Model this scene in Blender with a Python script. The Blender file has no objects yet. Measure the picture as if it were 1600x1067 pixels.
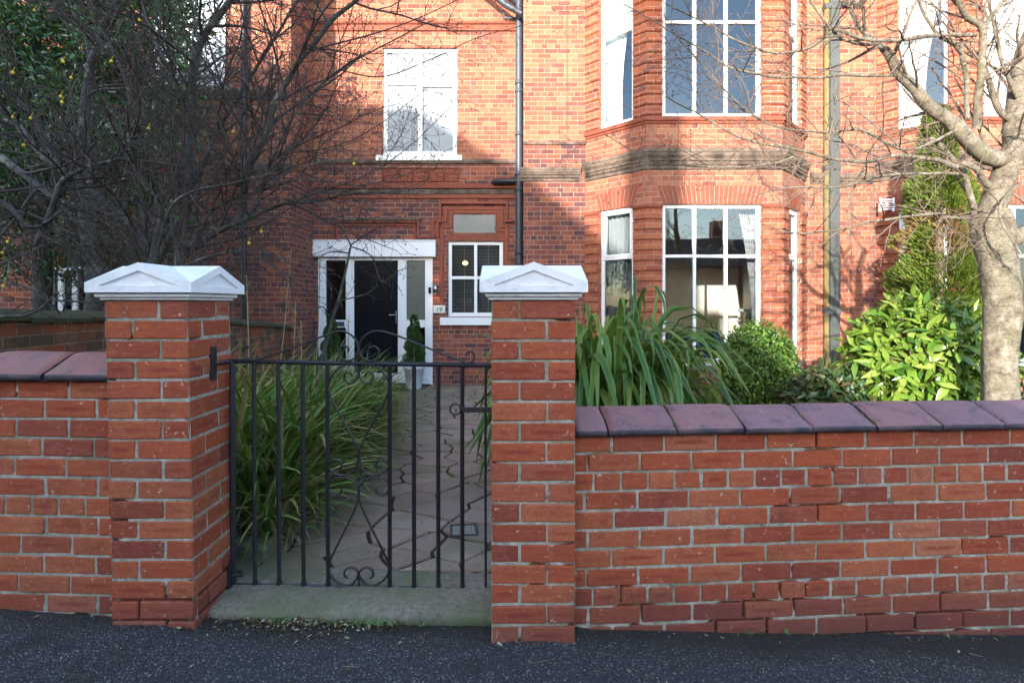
import bpy, math, random
from mathutils import Vector, Matrix, noise
R = math.radians
sc = bpy.context.scene

# ------------------------------------------------------------------ camera, sky, sun, exposure
CAMH = 1.43; F = 840.0
cam_d = bpy.data.cameras.new('camera'); cam = bpy.data.objects.new('camera', cam_d)
sc.collection.objects.link(cam); sc.camera = cam
cam.location = (0, 0, CAMH); cam.rotation_euler = (R(90), 0, 0)
cam_d.sensor_width = 36; cam_d.lens = F/1600*36; cam_d.shift_y = -58.5/1600
cam_d.clip_start = 0.05; cam_d.clip_end = 2000
SUN_AZ = 22.0; SUN_EL = 13.0
world = bpy.data.worlds.new('World'); sc.world = world; world.use_nodes = True
wn = world.node_tree.nodes; wl = world.node_tree.links
bg = wn['Background']; sky = wn.new('ShaderNodeTexSky'); sky.sky_type = 'NISHITA'
sky.sun_disc = False; sky.sun_elevation = R(SUN_EL); sky.sun_rotation = R(180+SUN_AZ)
sky.air_density = 1.0; sky.dust_density = 1.2; sky.ozone_density = 1.6
wl.new(sky.outputs[0], bg.inputs[0]); bg.inputs[1].default_value = 0.15
sun_d = bpy.data.lights.new('sun', 'SUN'); sun_d.energy = 2.1; sun_d.angle = R(0.5); sun_d.color = (1.0, 0.93, 0.84)
sun = bpy.data.objects.new('sun', sun_d); sc.collection.objects.link(sun)
sdir = Vector((-math.sin(R(SUN_AZ))*math.cos(R(SUN_EL)), -math.cos(R(SUN_AZ))*math.cos(R(SUN_EL)), math.sin(R(SUN_EL))))
sun.rotation_euler = sdir.to_track_quat('Z', 'Y').to_euler(); sun.location = sdir*30
vs = sc.view_settings; vs.view_transform = 'Standard'; vs.look = 'None'; vs.gamma = 1; vs.use_curve_mapping = False
vs.exposure = 2.52
sc.render.engine = 'CYCLES'
sc.cycles.use_denoising = True
sc.cycles.max_bounces = 8; sc.cycles.transparent_max_bounces = 24
sc.cycles.sample_clamp_indirect = 6

def P(px, py, Y): return Vector(((px-800)/F*Y, Y, CAMH+(475-py)/F*Y))
def XX(px, Y): return (px-800)/F*Y
def ZZ(py, Y): return CAMH+(475-py)/F*Y

# ------------------------------------------------------------------ mesh builder
class MB:
    def __init__(s): s.v = []; s.f = []; s.uv = []; s.sm = []
    def face(s, vs_, uv=None, smooth=False):
        n = len(s.v); s.v.extend([tuple(p) for p in vs_]); s.f.append(tuple(range(n, n+len(vs_))))
        s.uv.append(uv if uv else [(0, 0)]*len(vs_)); s.sm.append(smooth)
    def add(s, vs_, fs, uvs=None, smooth=False):
        n = len(s.v); s.v.extend([tuple(p) for p in vs_])
        for i, f in enumerate(fs):
            s.f.append(tuple(n+k for k in f)); s.uv.append(uvs[i] if uvs else [(0, 0)]*len(f)); s.sm.append(smooth)
    def obox(s, O, u, n, a0, a1, b0, b1, z0, z1, bev=0.0, jit=0.0, rng=None):
        """oriented box: along u (a), along outward normal n (b), up z; bevelled, with uv in metres / 0..1 per face"""
        O = Vector((O[0], O[1], O[2] if len(O) > 2 else 0)); u = Vector((u[0], u[1], 0)); n = Vector((n[0], n[1], 0)); w = Vector((0, 0, 1))
        ext = ((a0, a1), (b0, b1), (z0, z1)); ax = (u, n, w)
        jits = {}
        for i in (0, 1):
            for j in (0, 1):
                for k in (0, 1):
                    jits[(i, j, k)] = Vector([rng.uniform(-jit, jit) for _ in range(3)]) if jit and rng else Vector((0, 0, 0))
        def P3(c, shrink):
            p = O + jits[c]
            for d in range(3):
                lo, hi = ext[d]; val = hi if c[d] else lo
                if d in shrink: val += -bev if c[d] else bev
                p = p + ax[d]*val
            return p
        if bev <= 0:
            c = [(i, j, k) for k in (0, 1) for j in (0, 1) for i in (0, 1)]
            vs_ = [P3(q, ()) for q in c]
            fs = [(0, 1, 5, 4), (2, 6, 7, 3), (0, 4, 6, 2), (1, 3, 7, 5), (4, 5, 7, 6), (0, 2, 3, 1)]
            fs = [f[::-1] for f in fs]
            dims = [(a1-a0, z1-z0)]*2+[(b1-b0, z1-z0)]*2+[(a1-a0, b1-b0)]*2
            # uv in metres on front/back
            def uvm(f):
                out = []
                for q in f:
                    i, j, k = c[q]; out.append((((a1 if i else a0)+(b1 if j else b0)), (z1 if k else z0)))
                return out
            s.add(vs_, fs, [uvm(f) for f in fs]); return
        vs_ = []; idx = {}
        for c in jits:
            for d in range(3):        # vertex lying on face d: shrunk in the other two axes
                idx[(c, d)] = len(vs_); vs_.append(P3(c, [e for e in range(3) if e != d]))
        fs = []; uvs = []
        def order(fv):
            ctr = sum((vs_[q] for q in fv), Vector())/len(fv); box_c = O
            for d in range(3): box_c = box_c+ax[d]*((ext[d][0]+ext[d][1])/2)
            nn = (vs_[fv[1]]-vs_[fv[0]]).cross(vs_[fv[2]]-vs_[fv[0]])
            return fv if nn.dot(ctr-box_c) > 0 else fv[::-1]
        inv = {v_: k_ for k_, v_ in idx.items()}
        for d in range(3):
            e, g = [q for q in range(3) if q != d]
            for sd in (0, 1):
                ring = []
                for (x, y) in ((0, 0), (1, 0), (1, 1), (0, 1)):
                    c = [0, 0, 0]; c[d] = sd; c[e] = x; c[g] = y; ring.append(idx[(tuple(c), d)])
                ring = order(ring); fs.append(tuple(ring)); uvs.append([(inv[q][0][e], inv[q][0][g]) for q in ring])
        for d in range(3):            # edges parallel to d
            e, g = [q for q in range(3) if q != d]
            for x in (0, 1):
                for y in (0, 1):
                    c0 = [0, 0, 0]; c0[e] = x; c0[g] = y; c1 = list(c0); c1[d] = 1; c0 = tuple(c0); c1 = tuple(c1)
                    r_ = order([idx[(c0, e)], idx[(c1, e)], idx[(c1, g)], idx[(c0, g)]]); fs.append(tuple(r_))
                    uvs.append([(inv[q][0][0], inv[q][0][2]) for q in r_])
        for c in jits:
            r_ = order([idx[(c, 0)], idx[(c, 1)], idx[(c, 2)]]); fs.append(tuple(r_)); uvs.append([(c[0], c[2])]*3)
        s.add(vs_, fs, uvs)
    def box(s, x0, x1, y0, y1, z0, z1, bev=0.0, jit=0.0, rng=None):
        s.obox((0, 0, 0), (1, 0), (0, 1), x0, x1, y0, y1, z0, z1, bev, jit, rng)
    def tube(s, pts, rad, sides=6, caps=True, squash=None):
        pts = [Vector(p) for p in pts]; n = len(pts)
        if not hasattr(rad, '__len__'): rad = [rad]*n
        t0 = (pts[1]-pts[0]).normalized()
        a = t0.orthogonal().normalized() if squash is None else (Vector((0, -1, 0)) - t0*Vector((0, -1, 0)).dot(t0)).normalized()
        vs_ = []; L = 0
        Ls = []
        for i in range(n):
            if i: L += (pts[i]-pts[i-1]).length
            Ls.append(L)
            t = (pts[min(i+1, n-1)]-pts[max(i-1, 0)])
            t = t.normalized() if t.length > 1e-9 else t0
            a = (a-t*a.dot(t)); a = a.normalized() if a.length > 1e-6 else t.orthogonal().normalized()
            b = t.cross(a)
            for k in range(sides):
                th = 2*math.pi*k/sides+(math.pi/4 if sides == 4 else 0)
                q = squash if squash else 1
                vs_.append(pts[i]+a*math.cos(th)*rad[i]*q+b*math.sin(th)*rad[i])
        fs = []; uvs = []
        for i in range(n-1):
            for k in range(sides):
                k2 = (k+1) % sides
                fs.append((i*sides+k, i*sides+k2, (i+1)*sides+k2, (i+1)*sides+k))
                uvs.append([(k/sides, Ls[i]), ((k+1)/sides, Ls[i]), ((k+1)/sides, Ls[i+1]), (k/sides, Ls[i+1])])
        s.add(vs_, fs, uvs, sides > 4)
        if caps:
            s.add(vs_[:sides], [tuple(range(sides))[::-1]]); s.add(vs_[-sides:], [tuple(range(sides))])
    def lathe(s, c, prof, sides=20):
        c = Vector(c); vs_ = []
        for (r_, z) in prof:
            for k in range(sides):
                th = 2*math.pi*k/sides; vs_.append(c+Vector((r_*math.cos(th), r_*math.sin(th), z)))
        fs = []
        for i in range(len(prof)-1):
            for k in range(sides):
                k2 = (k+1) % sides; fs.append((i*sides+k, i*sides+k2, (i+1)*sides+k2, (i+1)*sides+k))
        s.add(vs_, fs, None, True)
    def sweep(s, poly, prof, caps=True, closed=False):
        """mould along a plan polyline; prof = [(out, z)...] from bottom to top, outward is right-hand side of travel (+x travel faces -y)"""
        m = len(poly); nrm = []
        seg = []
        for i in range(m-1):
            d = Vector((poly[i+1][0]-poly[i][0], poly[i+1][1]-poly[i][1])).normalized(); seg.append(Vector((d.y, -d.x)))
        for i in range(m):
            if i == 0: nn = seg[0]
            elif i == m-1: nn = seg[-1]
            else:
                nn = (seg[i-1]+seg[i]); nn = nn/(nn.dot(seg[i]))
            nrm.append(nn)
        L = [0]
        for i in range(m-1): L.append(L[-1]+math.dist(poly[i], poly[i+1]))
        K = len(prof)
        vlen = [prof[0][1]]
        for j in range(1, K): vlen.append(vlen[-1]+max(abs(prof[j][1]-prof[j-1][1]), 0.3*math.dist(prof[j], prof[j-1])))
        for i in range(m-1):
            for j in range(K-1):
                q = []
                for (ii, jj) in ((i, j), (i+1, j), (i+1, j+1), (i, j+1)):
                    q.append((poly[ii][0]+nrm[ii].x*prof[jj][0], poly[ii][1]+nrm[ii].y*prof[jj][0], prof[jj][1]))
                s.face(q, [(L[i], prof[j][1]), (L[i+1], prof[j][1]), (L[i+1], prof[j+1][1]), (L[i], prof[j+1][1])])
        if caps:
            for ii, rev in ((0, True), (m-1, False)):
                q = [(poly[ii][0]+nrm[ii].x*d, poly[ii][1]+nrm[ii].y*d, z) for d, z in prof]
                q += [(poly[ii][0]-nrm[ii].x*.01, poly[ii][1]-nrm[ii].y*.01, prof[-1][1]), (poly[ii][0]-nrm[ii].x*.01, poly[ii][1]-nrm[ii].y*.01, prof[0][1])]
                s.face(q if rev else q[::-1], [(0, z[2]) for z in q])
    def wall(s, p0, p1, z0, z1, holes=(), reveal=0.11, uoff=0.0):
        """brick wall face from plan point p0 to p1 (facing the right-hand side of travel) with rectangular holes (u0,u1,z0,z1) and their reveals"""
        d = Vector((p1[0]-p0[0], p1[1]-p0[1])); W = d.length; d = d/W; n = Vector((d.y, -d.x))
        us = sorted({0, W, *[h[0] for h in holes], *[h[1] for h in holes]}); zs = sorted({z0, z1, *[h[2] for h in holes], *[h[3] for h in holes]})
        us = [q for q in us if 0 <= q <= W]; zs = [q for q in zs if z0 <= q <= z1]
        def pt(u, b, z): return (p0[0]+d.x*u+n.x*b, p0[1]+d.y*u+n.y*b, z)
        for i in range(len(us)-1):
            for j in range(len(zs)-1):
                uc = (us[i]+us[i+1])/2; zc = (zs[j]+zs[j+1])/2
                if any(h[0] < uc < h[1] and h[2] < zc < h[3] for h in holes): continue
                a, b, c, e = us[i], us[i+1], zs[j], zs[j+1]
                s.face([pt(a, 0, c), pt(b, 0, c), pt(b, 0, e), pt(a, 0, e)], [(a+uoff, c), (b+uoff, c), (b+uoff, e), (a+uoff, e)])
        for (a, b, c, e) in holes:
            r_ = -reveal
            s.face([pt(a, 0, c), pt(a, 0, e), pt(a, r_, e), pt(a, r_, c)], [(a, c), (a, e), (a-r_, e), (a-r_, c)])
            s.face([pt(b, 0, c), pt(b, r_, c), pt(b, r_, e), pt(b, 0, e)], [(b, c), (b-r_, c), (b-r_, e), (b, e)])
            s.face([pt(a, 0, e), pt(b, 0, e), pt(b, r_, e), pt(a, r_, e)], [(a, e), (b, e), (b, e-r_), (a, e-r_)])
            s.face([pt(a, 0, c), pt(a, r_, c), pt(b, r_, c), pt(b, 0, c)], [(a, c), (a, c-r_), (b, c-r_), (b, c)])
    def mesh(s, name, off=(0, 0, 0)):
        me = bpy.data.meshes.new(name)
        ox, oy, oz = off
        me.from_pydata([(x-ox, y-oy, z-oz) for x, y, z in s.v], [], s.f)
        ul = me.uv_layers.new(name='UVMap'); flat = []
        for u_ in s.uv:
            for a in u_: flat.extend(a)
        ul.data.foreach_set('uv', flat); me.polygons.foreach_set('use_smooth', s.sm); me.update()
        return me

BASE = {}
def link(o, parent=None):
    sc.collection.objects.link(o)
    if parent: o.parent = parent
def thing(name, label, cat, loc=(0, 0, 0), group=None):
    o = bpy.data.objects.new(name, None); link(o); o.location = loc; o.empty_display_size = .1
    o['label'] = label; o['category'] = cat
    if group: o['group'] = group
    BASE[o.name] = tuple(loc); return o
def part(name, mb, mat, parent, label=None):
    off = BASE[parent.name]; me = mb.mesh(name, off); me.materials.append(mat)
    o = bpy.data.objects.new(name, me); link(o, parent); BASE[o.name] = off
    if label: o['label'] = label
    return o
def solo(name, mb, mat, label=None, cat=None, kind=None, loc=(0, 0, 0), group=None):
    me = mb.mesh(name, loc); me.materials.append(mat); o = bpy.data.objects.new(name, me); link(o); o.location = loc
    if label: o['label'] = label
    if cat: o['category'] = cat
    if kind: o['kind'] = kind
    if group: o['group'] = group
    BASE[o.name] = tuple(loc); return o

# ------------------------------------------------------------------ materials
def srgb(r, g, b):
    f = lambda c: (c/255/12.92) if c/255 <= .04045 else ((c/255+.055)/1.055)**2.4
    return (f(r), f(g), f(b), 1)
class NT:
    def __init__(s, name):
        s.m = bpy.data.materials.new(name); s.m.use_nodes = True; s.t = s.m.node_tree; s.t.nodes.clear()
        s.out = s.n('ShaderNodeOutputMaterial')
    def n(s, typ, **kw):
        nd = s.t.nodes.new(typ)
        for k, v in kw.items(): setattr(nd, k, v)
        return nd
    def l(s, a, b): s.t.links.new(a, b)
    def set(s, sock, v):
        if hasattr(v, 'is_output') or isinstance(v, bpy.types.NodeSocket): s.l(v, sock)
        else: sock.default_value = v
    def bsdf(s, color, rough=.8, spec=.3, metal=0.0, normal=None):
        b = s.n('ShaderNodeBsdfPrincipled'); s.set(b.inputs['Base Color'], color); s.set(b.inputs['Roughness'], rough)
        s.set(b.inputs['Specular IOR Level'], spec); b.inputs['Metallic'].default_value = metal
        if normal: s.l(normal, b.inputs['Normal'])
        s.l(b.outputs[0], s.out.inputs[0]); return b
    def noise(s, scale, detail=4, rough=.55, vec=None, dist=0):
        t = s.n('ShaderNodeTexNoise'); t.inputs['Scale'].default_value = scale; t.inputs['Detail'].default_value = detail
        t.inputs['Roughness'].default_value = rough; t.inputs['Distortion'].default_value = dist
        s.l(vec if vec else s.obj(), t.inputs['Vector']); return t.outputs['Fac']
    def obj(s):
        if not hasattr(s, '_tc'): s._tc = s.n('ShaderNodeTexCoord')
        return s._tc.outputs['Object']
    def uv(s):
        s.obj(); return s._tc.outputs['UV']
    def ramp(s, fac, stops, interp='LINEAR'):
        r_ = s.n('ShaderNodeValToRGB'); r_.color_ramp.interpolation = interp; e = r_.color_ramp.elements
        while len(e) < len(stops): e.new(.5)
        for i, (p, c) in enumerate(stops):
            e[i].position = p; e[i].color = c if len(c) == 4 else (*c, 1)
        s.l(fac, r_.inputs[0]); return r_.outputs[0]
    def mix(s, fac, a, b, blend='MIX'):
        m_ = s.n('ShaderNodeMix', data_type='RGBA', blend_type=blend); s.set(m_.inputs[0], fac); s.set(m_.inputs[6], a); s.set(m_.inputs[7], b)
        return m_.outputs[2]
    def math(s, op, a, b=0.0, clamp=False):
        m_ = s.n('ShaderNodeMath', operation=op, use_clamp=clamp); s.set(m_.inputs[0], a); s.set(m_.inputs[1], b); return m_.outputs[0]
    def mapr(s, v, a, b, c=0.0, d=1.0):
        m_ = s.n('ShaderNodeMapRange'); s.l(v, m_.inputs[0])
        for i, q in enumerate((a, b, c, d)): m_.inputs[i+1].default_value = q
        return m_.outputs[0]
    def bump(s, h, strength=.5, dist=.002, normal=None):
        b = s.n('ShaderNodeBump'); b.inputs['Strength'].default_value = strength; b.inputs['Distance'].default_value = dist
        s.l(h, b.inputs['Height'])
        if normal: s.l(normal, b.inputs['Normal'])
        return b.outputs[0]
    def island(s): return s.n('ShaderNodeNewGeometry').outputs['Random Per Island']
    def sepz(s, vec=None):
        x = s.n('ShaderNodeSeparateXYZ'); s.l(vec if vec else s.obj(), x.inputs[0]); return x.outputs
G = lambda v: (v, v, v, 1)

def mat_front_brick():
    t = NT('front_brick'); i = t.island()
    c = t.ramp(i, [(0, (.17, .040, .026)), (.12, (.31, .064, .027)), (.4, (.40, .090, .031)), (.62, (.36, .104, .044)), (.8, (.44, .135, .056)), (.9, (.23, .050, .030)), (1, (.45, .17, .09))])
    n1 = t.noise(9, 5); n2 = t.noise(60, 6, .7); n3 = t.noise(350, 3)
    c = t.mix(t.mapr(n1, .35, .75, 0, .5), c, (.27, .06, .035, 1))
    c = t.mix(t.mapr(n2, .40, .72, 0, .65), c, (.17, .042, .028, 1))
    mp = t.n('ShaderNodeMapping'); mp.inputs['Scale'].default_value = (18, 18, 160); t.l(t.obj(), mp.inputs[0]); st = t.noise(1.0, 6, .7, vec=mp.outputs[0]); c = t.mix(t.mapr(st, .52, .72, 0, .55), c, (.50, .17, .10, 1)); c = t.mix(t.mapr(st, .46, .30, 0, .5), c, (.20, .042, .03, 1))
    # fired smear across the middle of the bricks
    c = t.mix(t.mapr(t.noise(38, 4, .5), .66, .74, 0, .7), c, (.60, .50, .44, 1)); sx = t.sepz(t.uv()); dx = t.math('MULTIPLY', t.math('SUBTRACT', sx[0], .5), 2.6); dy = t.math('MULTIPLY', t.math('SUBTRACT', sx[1], .5), 6.0)
    d = t.math('ADD', t.math('POWER', dx, 2.0), t.math('POWER', dy, 2.0)); d = t.math('ADD', d, t.math('MULTIPLY', n2, 1.2))
    i2 = t.math('FRACT', t.math('MULTIPLY', i, 37.0)); on = t.mapr(i2, .35, .9, 0, .75)
    c = t.mix(t.math('MULTIPLY', t.mapr(d, .9, 1.9, 1, 0), on), c, (.22, .035, .022, 1))
    # pale lime bloom and dark soot specks
    bl = t.noise(24, 9, .8, dist=.3); c = t.mix(t.mapr(bl, .56, .74, 0, .55), c, (.46, .30, .25, 1)); gr = t.noise(5, 8, .75, dist=.4); c = t.mix(t.mapr(gr, .55, .70, 0, .65), c, (.13, .035, .026, 1))
    sp = t.noise(120, 4, .8); c = t.mix(t.mapr(sp, .66, .74, 0, .8), c, (.05, .022, .02, 1))
    z = t.sepz()[2]; low = t.mapr(t.math('ADD', z, t.math('MULTIPLY', n1, .22)), .02, .34, .75, 0)
    c = t.mix(low, c, (.095, .040, .040, 1))
    h = t.math('ADD', t.math('MULTIPLY', n2, .6), t.math('MULTIPLY', n3, .35))
    t.bsdf(c, .78, .25, normal=t.bump(t.math('ADD', h, t.math('MULTIPLY', st, .5)), .9, .004)); return t.m
def mat_mortar():
    t = NT('mortar'); n1 = t.noise(30, 6, .7); n2 = t.noise(260, 3, .8); n3 = t.noise(4, 4)
    c = t.ramp(n1, [(.3, (.22, .21, .17)), (.55, (.40, .39, .33)), (.75, (.58, .58, .52))])
    c = t.mix(t.mapr(n3, .5, .68, 0, .6), c, (.13, .14, .07, 1))
    c = t.mix(t.mapr(n2, .62, .7, 0, .9), c, (.75, .75, .72, 1))
    c = t.mix(t.mapr(t.noise(11, 5, .7), .60, .70, 0, .85), c, (.07, .06, .05, 1))
    t.bsdf(c, .95, .1, normal=t.bump(t.math('ADD', n1, n2), 1.0, .004)); return t.m
def mat_house_brick(name, stops, dark=0.35, mortar=(.46, .34, .25, 1), rustic=False):
    t = NT(name); uv = t.uv()
    wob = t.n('ShaderNodeVectorMath', operation='ADD'); nz = t.n('ShaderNodeTexNoise'); nz.inputs['Scale'].default_value = 9; t.l(uv, nz.inputs['Vector'])
    sc_ = t.n('ShaderNodeVectorMath', operation='SCALE'); sc_.inputs['Scale'].default_value = .008; t.l(nz.outputs['Color'], sc_.inputs[0])
    t.l(uv, wob.inputs[0]); t.l(sc_.outputs[0], wob.inputs[1])
    b = t.n('ShaderNodeTexBrick'); b.offset = .5; b.squash = .5; b.squash_frequency = 5; b.offset_frequency = 2
    t.l(wob.outputs[0], b.inputs['Vector']); b.inputs['Color1'].default_value = G(0); b.inputs['Color2'].default_value = G(1); b.inputs['Mortar'].default_value = G(.5)
    b.inputs['Scale'].default_value = 1; b.inputs['Mortar Size'].default_value = .0038; b.inputs['Mortar Smooth'].default_value = .15
    b.inputs['Brick Width'].default_value = .239; b.inputs['Row Height'].default_value = .086; b.inputs['Bias'].default_value = 0
    c = t.ramp(b.outputs['Color'], stops)
    n1 = t.noise(.9, 5, .6); n2 = t.noise(25, 5, .7); n3 = t.noise(5, 5, .6)
    c = t.mix(t.mapr(n2, .35, .7, 0, .35), c, (.16, .06, .045, 1))
    c = t.mix(t.mapr(n3, .52, .7, 0, .30), c, (.42, .20, .14, 1))
    c = t.mix(b.outputs['Fac'], c, t.mix(t.mapr(n3, .4, .6), mortar, (.30, .25, .21, 1)))
    c = t.mix(t.mapr(n1, .5, .72, 0, dark), c, (.06, .035, .035, 1))
    h = t.math('SUBTRACT', t.math('MULTIPLY', n2, .3), b.outputs['Fac'])
    t.bsdf(c, .85, .2, normal=t.bump(h, .6, .006)); return t.m
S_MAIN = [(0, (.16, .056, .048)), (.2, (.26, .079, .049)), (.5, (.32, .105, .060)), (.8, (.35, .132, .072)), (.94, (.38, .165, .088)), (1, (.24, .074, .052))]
S_DARK = [(0, (.070, .038, .046)), (.25, (.13, .046, .044)), (.5, (.19, .058, .046)), (.8, (.25, .076, .048)), (.93, (.33, .10, .045)), (1, (.12, .05, .05))]  # darker purple set, carries the shade of the lower house walls
S_PIER = [(0, (.22, .060, .042)), (.3, (.33, .085, .045)), (.6, (.40, .125, .055)), (1, (.28, .075, .048))]
def mat_simple(name, col, rough=.7, spec=.3, nscale=20, nvar=.25, bumpd=.001, metal=0.0, bs=.4, dark=None, isl=0.0):
    t = NT(name); n = t.noise(nscale, 5, .65)
    d = dark if dark else tuple(c*.5 for c in col[:3])
    c = t.mix(t.mapr(n, .3, .75, 0, nvar), (*col[:3], 1), (*d[:3], 1))
    if isl: c = t.mix(t.math('MULTIPLY', t.island(), isl), c, (*d[:3], 1))
    t.bsdf(c, rough, spec, metal, t.bump(n, bs, bumpd)); return t.m
def mat_asphalt():
    t = NT('asphalt'); n1 = t.noise(1.6, 6, .65); n2 = t.noise(260, 4, .7)
    v = t.n('ShaderNodeTexVoronoi'); v.inputs['Scale'].default_value = 150; v.inputs['Randomness'].default_value = 1; t.l(t.obj(), v.inputs['Vector'])
    vc = t.n('ShaderNodeSeparateColor'); t.l(v.outputs['Color'], vc.inputs[0])
    c = t.ramp(vc.outputs[0], [(0, (.030, .033, .038)), (.45, (.065, .070, .078)), (.7, (.115, .122, .132)), (.88, (.19, .195, .20)), (.95, (.36, .37, .37)), (1, (.60, .60, .58))])
    c = t.mix(t.mapr(v.outputs['Distance'], .25, .6, 0, .8), c, (.024, .026, .031, 1))
    c = t.mix(t.mapr(n1, .42, .62, 0, .55), c, t.mix(.5, c, (.035, .040, .052, 1)))
    c = t.mix(t.mapr(t.noise(3.2, 6, .7, dist=.5), .56, .66, 0, .6), c, (.022, .020, .018, 1))
    y = t.sepz()[1]; c = t.mix(t.mapr(t.math('ADD', y, t.math('MULTIPLY', n1, .25)), 2.36, 2.50, 0, .75), c, (.022, .018, .013, 1))
    c = t.mix(t.mapr(t.noise(45, 3, .5), .70, .73, 0, .8), c, (.05, .045, .035, 1))
    h = t.math('SUBTRACT', n2, t.math('MULTIPLY', v.outputs['Distance'], 1.6))
    t.bsdf(c, .7, .45, normal=t.bump(h, 1.0, .008)); return t.m
def mat_stone():
    t = NT('mossy_stone'); zl = t.mapr(t.sepz()[2], .0, .05, .8, 0); n1 = t.noise(3, 6, .6); n2 = t.noise(40, 6, .7)
    c = t.ramp(n2, [(.3, (.11, .10, .08)), (.7, (.30, .26, .22))]); c = t.mix(t.mapr(n1, .35, .6, 0, .75), c, (.10, .13, .06, 1))
    c = t.mix(zl, c, (.045, .065, .028, 1)); c = t.mix(t.mapr(t.noise(7, 7, .75, dist=.6), .56, .64, 0, .5), c, (.07, .06, .05, 1)); c = t.mix(t.mapr(t.noise(180, 3), .7, .74, 0, .6), c, (.5, .5, .46, 1))
    t.bsdf(c, .8, .3, normal=t.bump(t.math('ADD', n1, t.math('MULTIPLY', n2, .5)), .8, .008)); return t.m
def mat_paving():
    t = NT('paving_slab'); i = t.island(); n1 = t.noise(2.2, 5, .6); n2 = t.noise(45, 6, .7)
    c = t.ramp(i, [(0, (.25, .19, .15)), (.35, (.36, .27, .22)), (.6, (.30, .21, .185)), (.8, (.42, .33, .27)), (1, (.27, .24, .19))])
    c = t.mix(t.mapr(n2, .4, .7, 0, .4), c, (.11, .08, .07, 1)); c = t.mix(t.mapr(n1, .47, .62, 0, .6), c, (.15, .16, .09, 1))
    x = t.sepz()[0]; c = t.mix(t.mapr(t.math('ADD', x, t.math('MULTIPLY', n1, .5)), -1.0, -.45, .6, 0), c, (.11, .13, .07, 1))
    t.bsdf(c, .75, .3, normal=t.bump(t.math('ADD', t.math('MULTIPLY', n1, 2.0), n2), .8, .008)); return t.m
def mat_leaf(name, cols, rough=.4, spec=.5, trans=.25, edge=None):
    t = NT(name); i = t.island(); n = t.noise(12, 3)
    c = t.ramp(i, [(k/(len(cols)-1), q) for k, q in enumerate(cols)])
    c = t.mix(t.mapr(n, .4, .7, 0, .4), c, tuple(q*.6 for q in cols[0][:3])+(1,))
    if edge:
        ux = t.sepz(t.uv())[0]; d = t.math('ABSOLUTE', t.math('SUBTRACT', ux, .5)); c = t.mix(t.mapr(d, .30, .42, 0, .85), c, (*edge, 1))
    b = t.n('ShaderNodeBsdfPrincipled'); t.l(c, b.inputs['Base Color']); b.inputs['Roughness'].default_value = rough; b.inputs['Specular IOR Level'].default_value = spec
    tr = t.n('ShaderNodeBsdfTranslucent'); t.l(t.mix(.6, c, (.25, .32, .03, 1), 'MIX'), tr.inputs[0])
    m = t.n('ShaderNodeMixShader'); m.inputs[0].default_value = trans; t.l(b.outputs[0], m.inputs[1]); t.l(tr.outputs[0], m.inputs[2]); t.l(m.outputs[0], t.out.inputs[0]); return t.m
def mat_bark(name, c1, c2, c3, ring=True, moss=0.3):
    t = NT(name); n1 = t.noise(10, 6, .7); n2 = t.noise(70, 5, .7)
    c = t.ramp(n1, [(.3, c1), (.5, c2), (.72, c3)]); c = t.mix(t.mapr(n2, .5, .7, 0, .35), c, tuple(q*.4 for q in c1)+(1,))
    c = t.mix(t.mapr(t.noise(3, 4), .5, .65, 0, moss), c, (.12, .14, .05, 1))
    h = t.math('ADD', n1, t.math('MULTIPLY', n2, .5))
    if ring:
        n5 = t.noise(16, 8, .75, dist=1.5); h = t.math('ADD', h, t.math('MULTIPLY', n5, 2.5)); c = t.mix(t.mapr(n5, .54, .66, 0, .8), c, tuple(q*.45 for q in c1)+(1,)); c = t.mix(t.mapr(t.noise(5, 5, .7, dist=.8), .55, .7, 0, .5), c, (.50, .47, .40, 1))
        uvn = t.sepz(t.uv()); cmb = t.n('ShaderNodeCombineXYZ'); t.l(t.math('MULTIPLY', uvn[0], 1.5), cmb.inputs[0]); t.l(t.math('MULTIPLY', uvn[1], 45), cmb.inputs[1])
        r_ = t.noise(1.6, 3, .6, vec=cmb.outputs[0]); h = t.math('ADD', h, t.math('MULTIPLY', r_, 1.5))
        c = t.mix(t.mapr(r_, .60, .70, 0, .35), c, tuple(q*.35 for q in c1)+(1,))
    t.bsdf(c, .6, .35, normal=t.bump(h, .8, .012)); return t.m
def mat_glass(name='window_glass', ior=2.0, tint=(.92, .95, .95, 1)):
    t = NT(name); fr = t.n('ShaderNodeFresnel'); fr.inputs[0].default_value = ior
    g = t.n('ShaderNodeBsdfGlossy'); g.inputs['Roughness'].default_value = .004; g.inputs['Color'].default_value = (.80, .92, 1, 1); nb = t.bump(t.noise(1.7, 2), .06, .02); t.l(nb, g.inputs['Normal'])
    tr = t.n('ShaderNodeBsdfTransparent'); tr.inputs[0].default_value = tint
    m = t.n('ShaderNodeMixShader'); t.l(fr.outputs[0], m.inputs[0]); t.l(tr.outputs[0], m.inputs[1]); t.l(g.outputs[0], m.inputs[2]); t.l(m.outputs[0], t.out.inputs[0]); return t.m
def mat_obscure(name, c1, c2, scale=55):
    t = NT(name); v = t.n('ShaderNodeTexVoronoi'); v.inputs['Scale'].default_value = scale; t.l(t.obj(), v.inputs['Vector'])
    c = t.mix(v.outputs['Distance'], c1, c2); t.bsdf(c, .35, .5, normal=t.bump(v.outputs['Distance'], .35, .004)); return t.m

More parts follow.
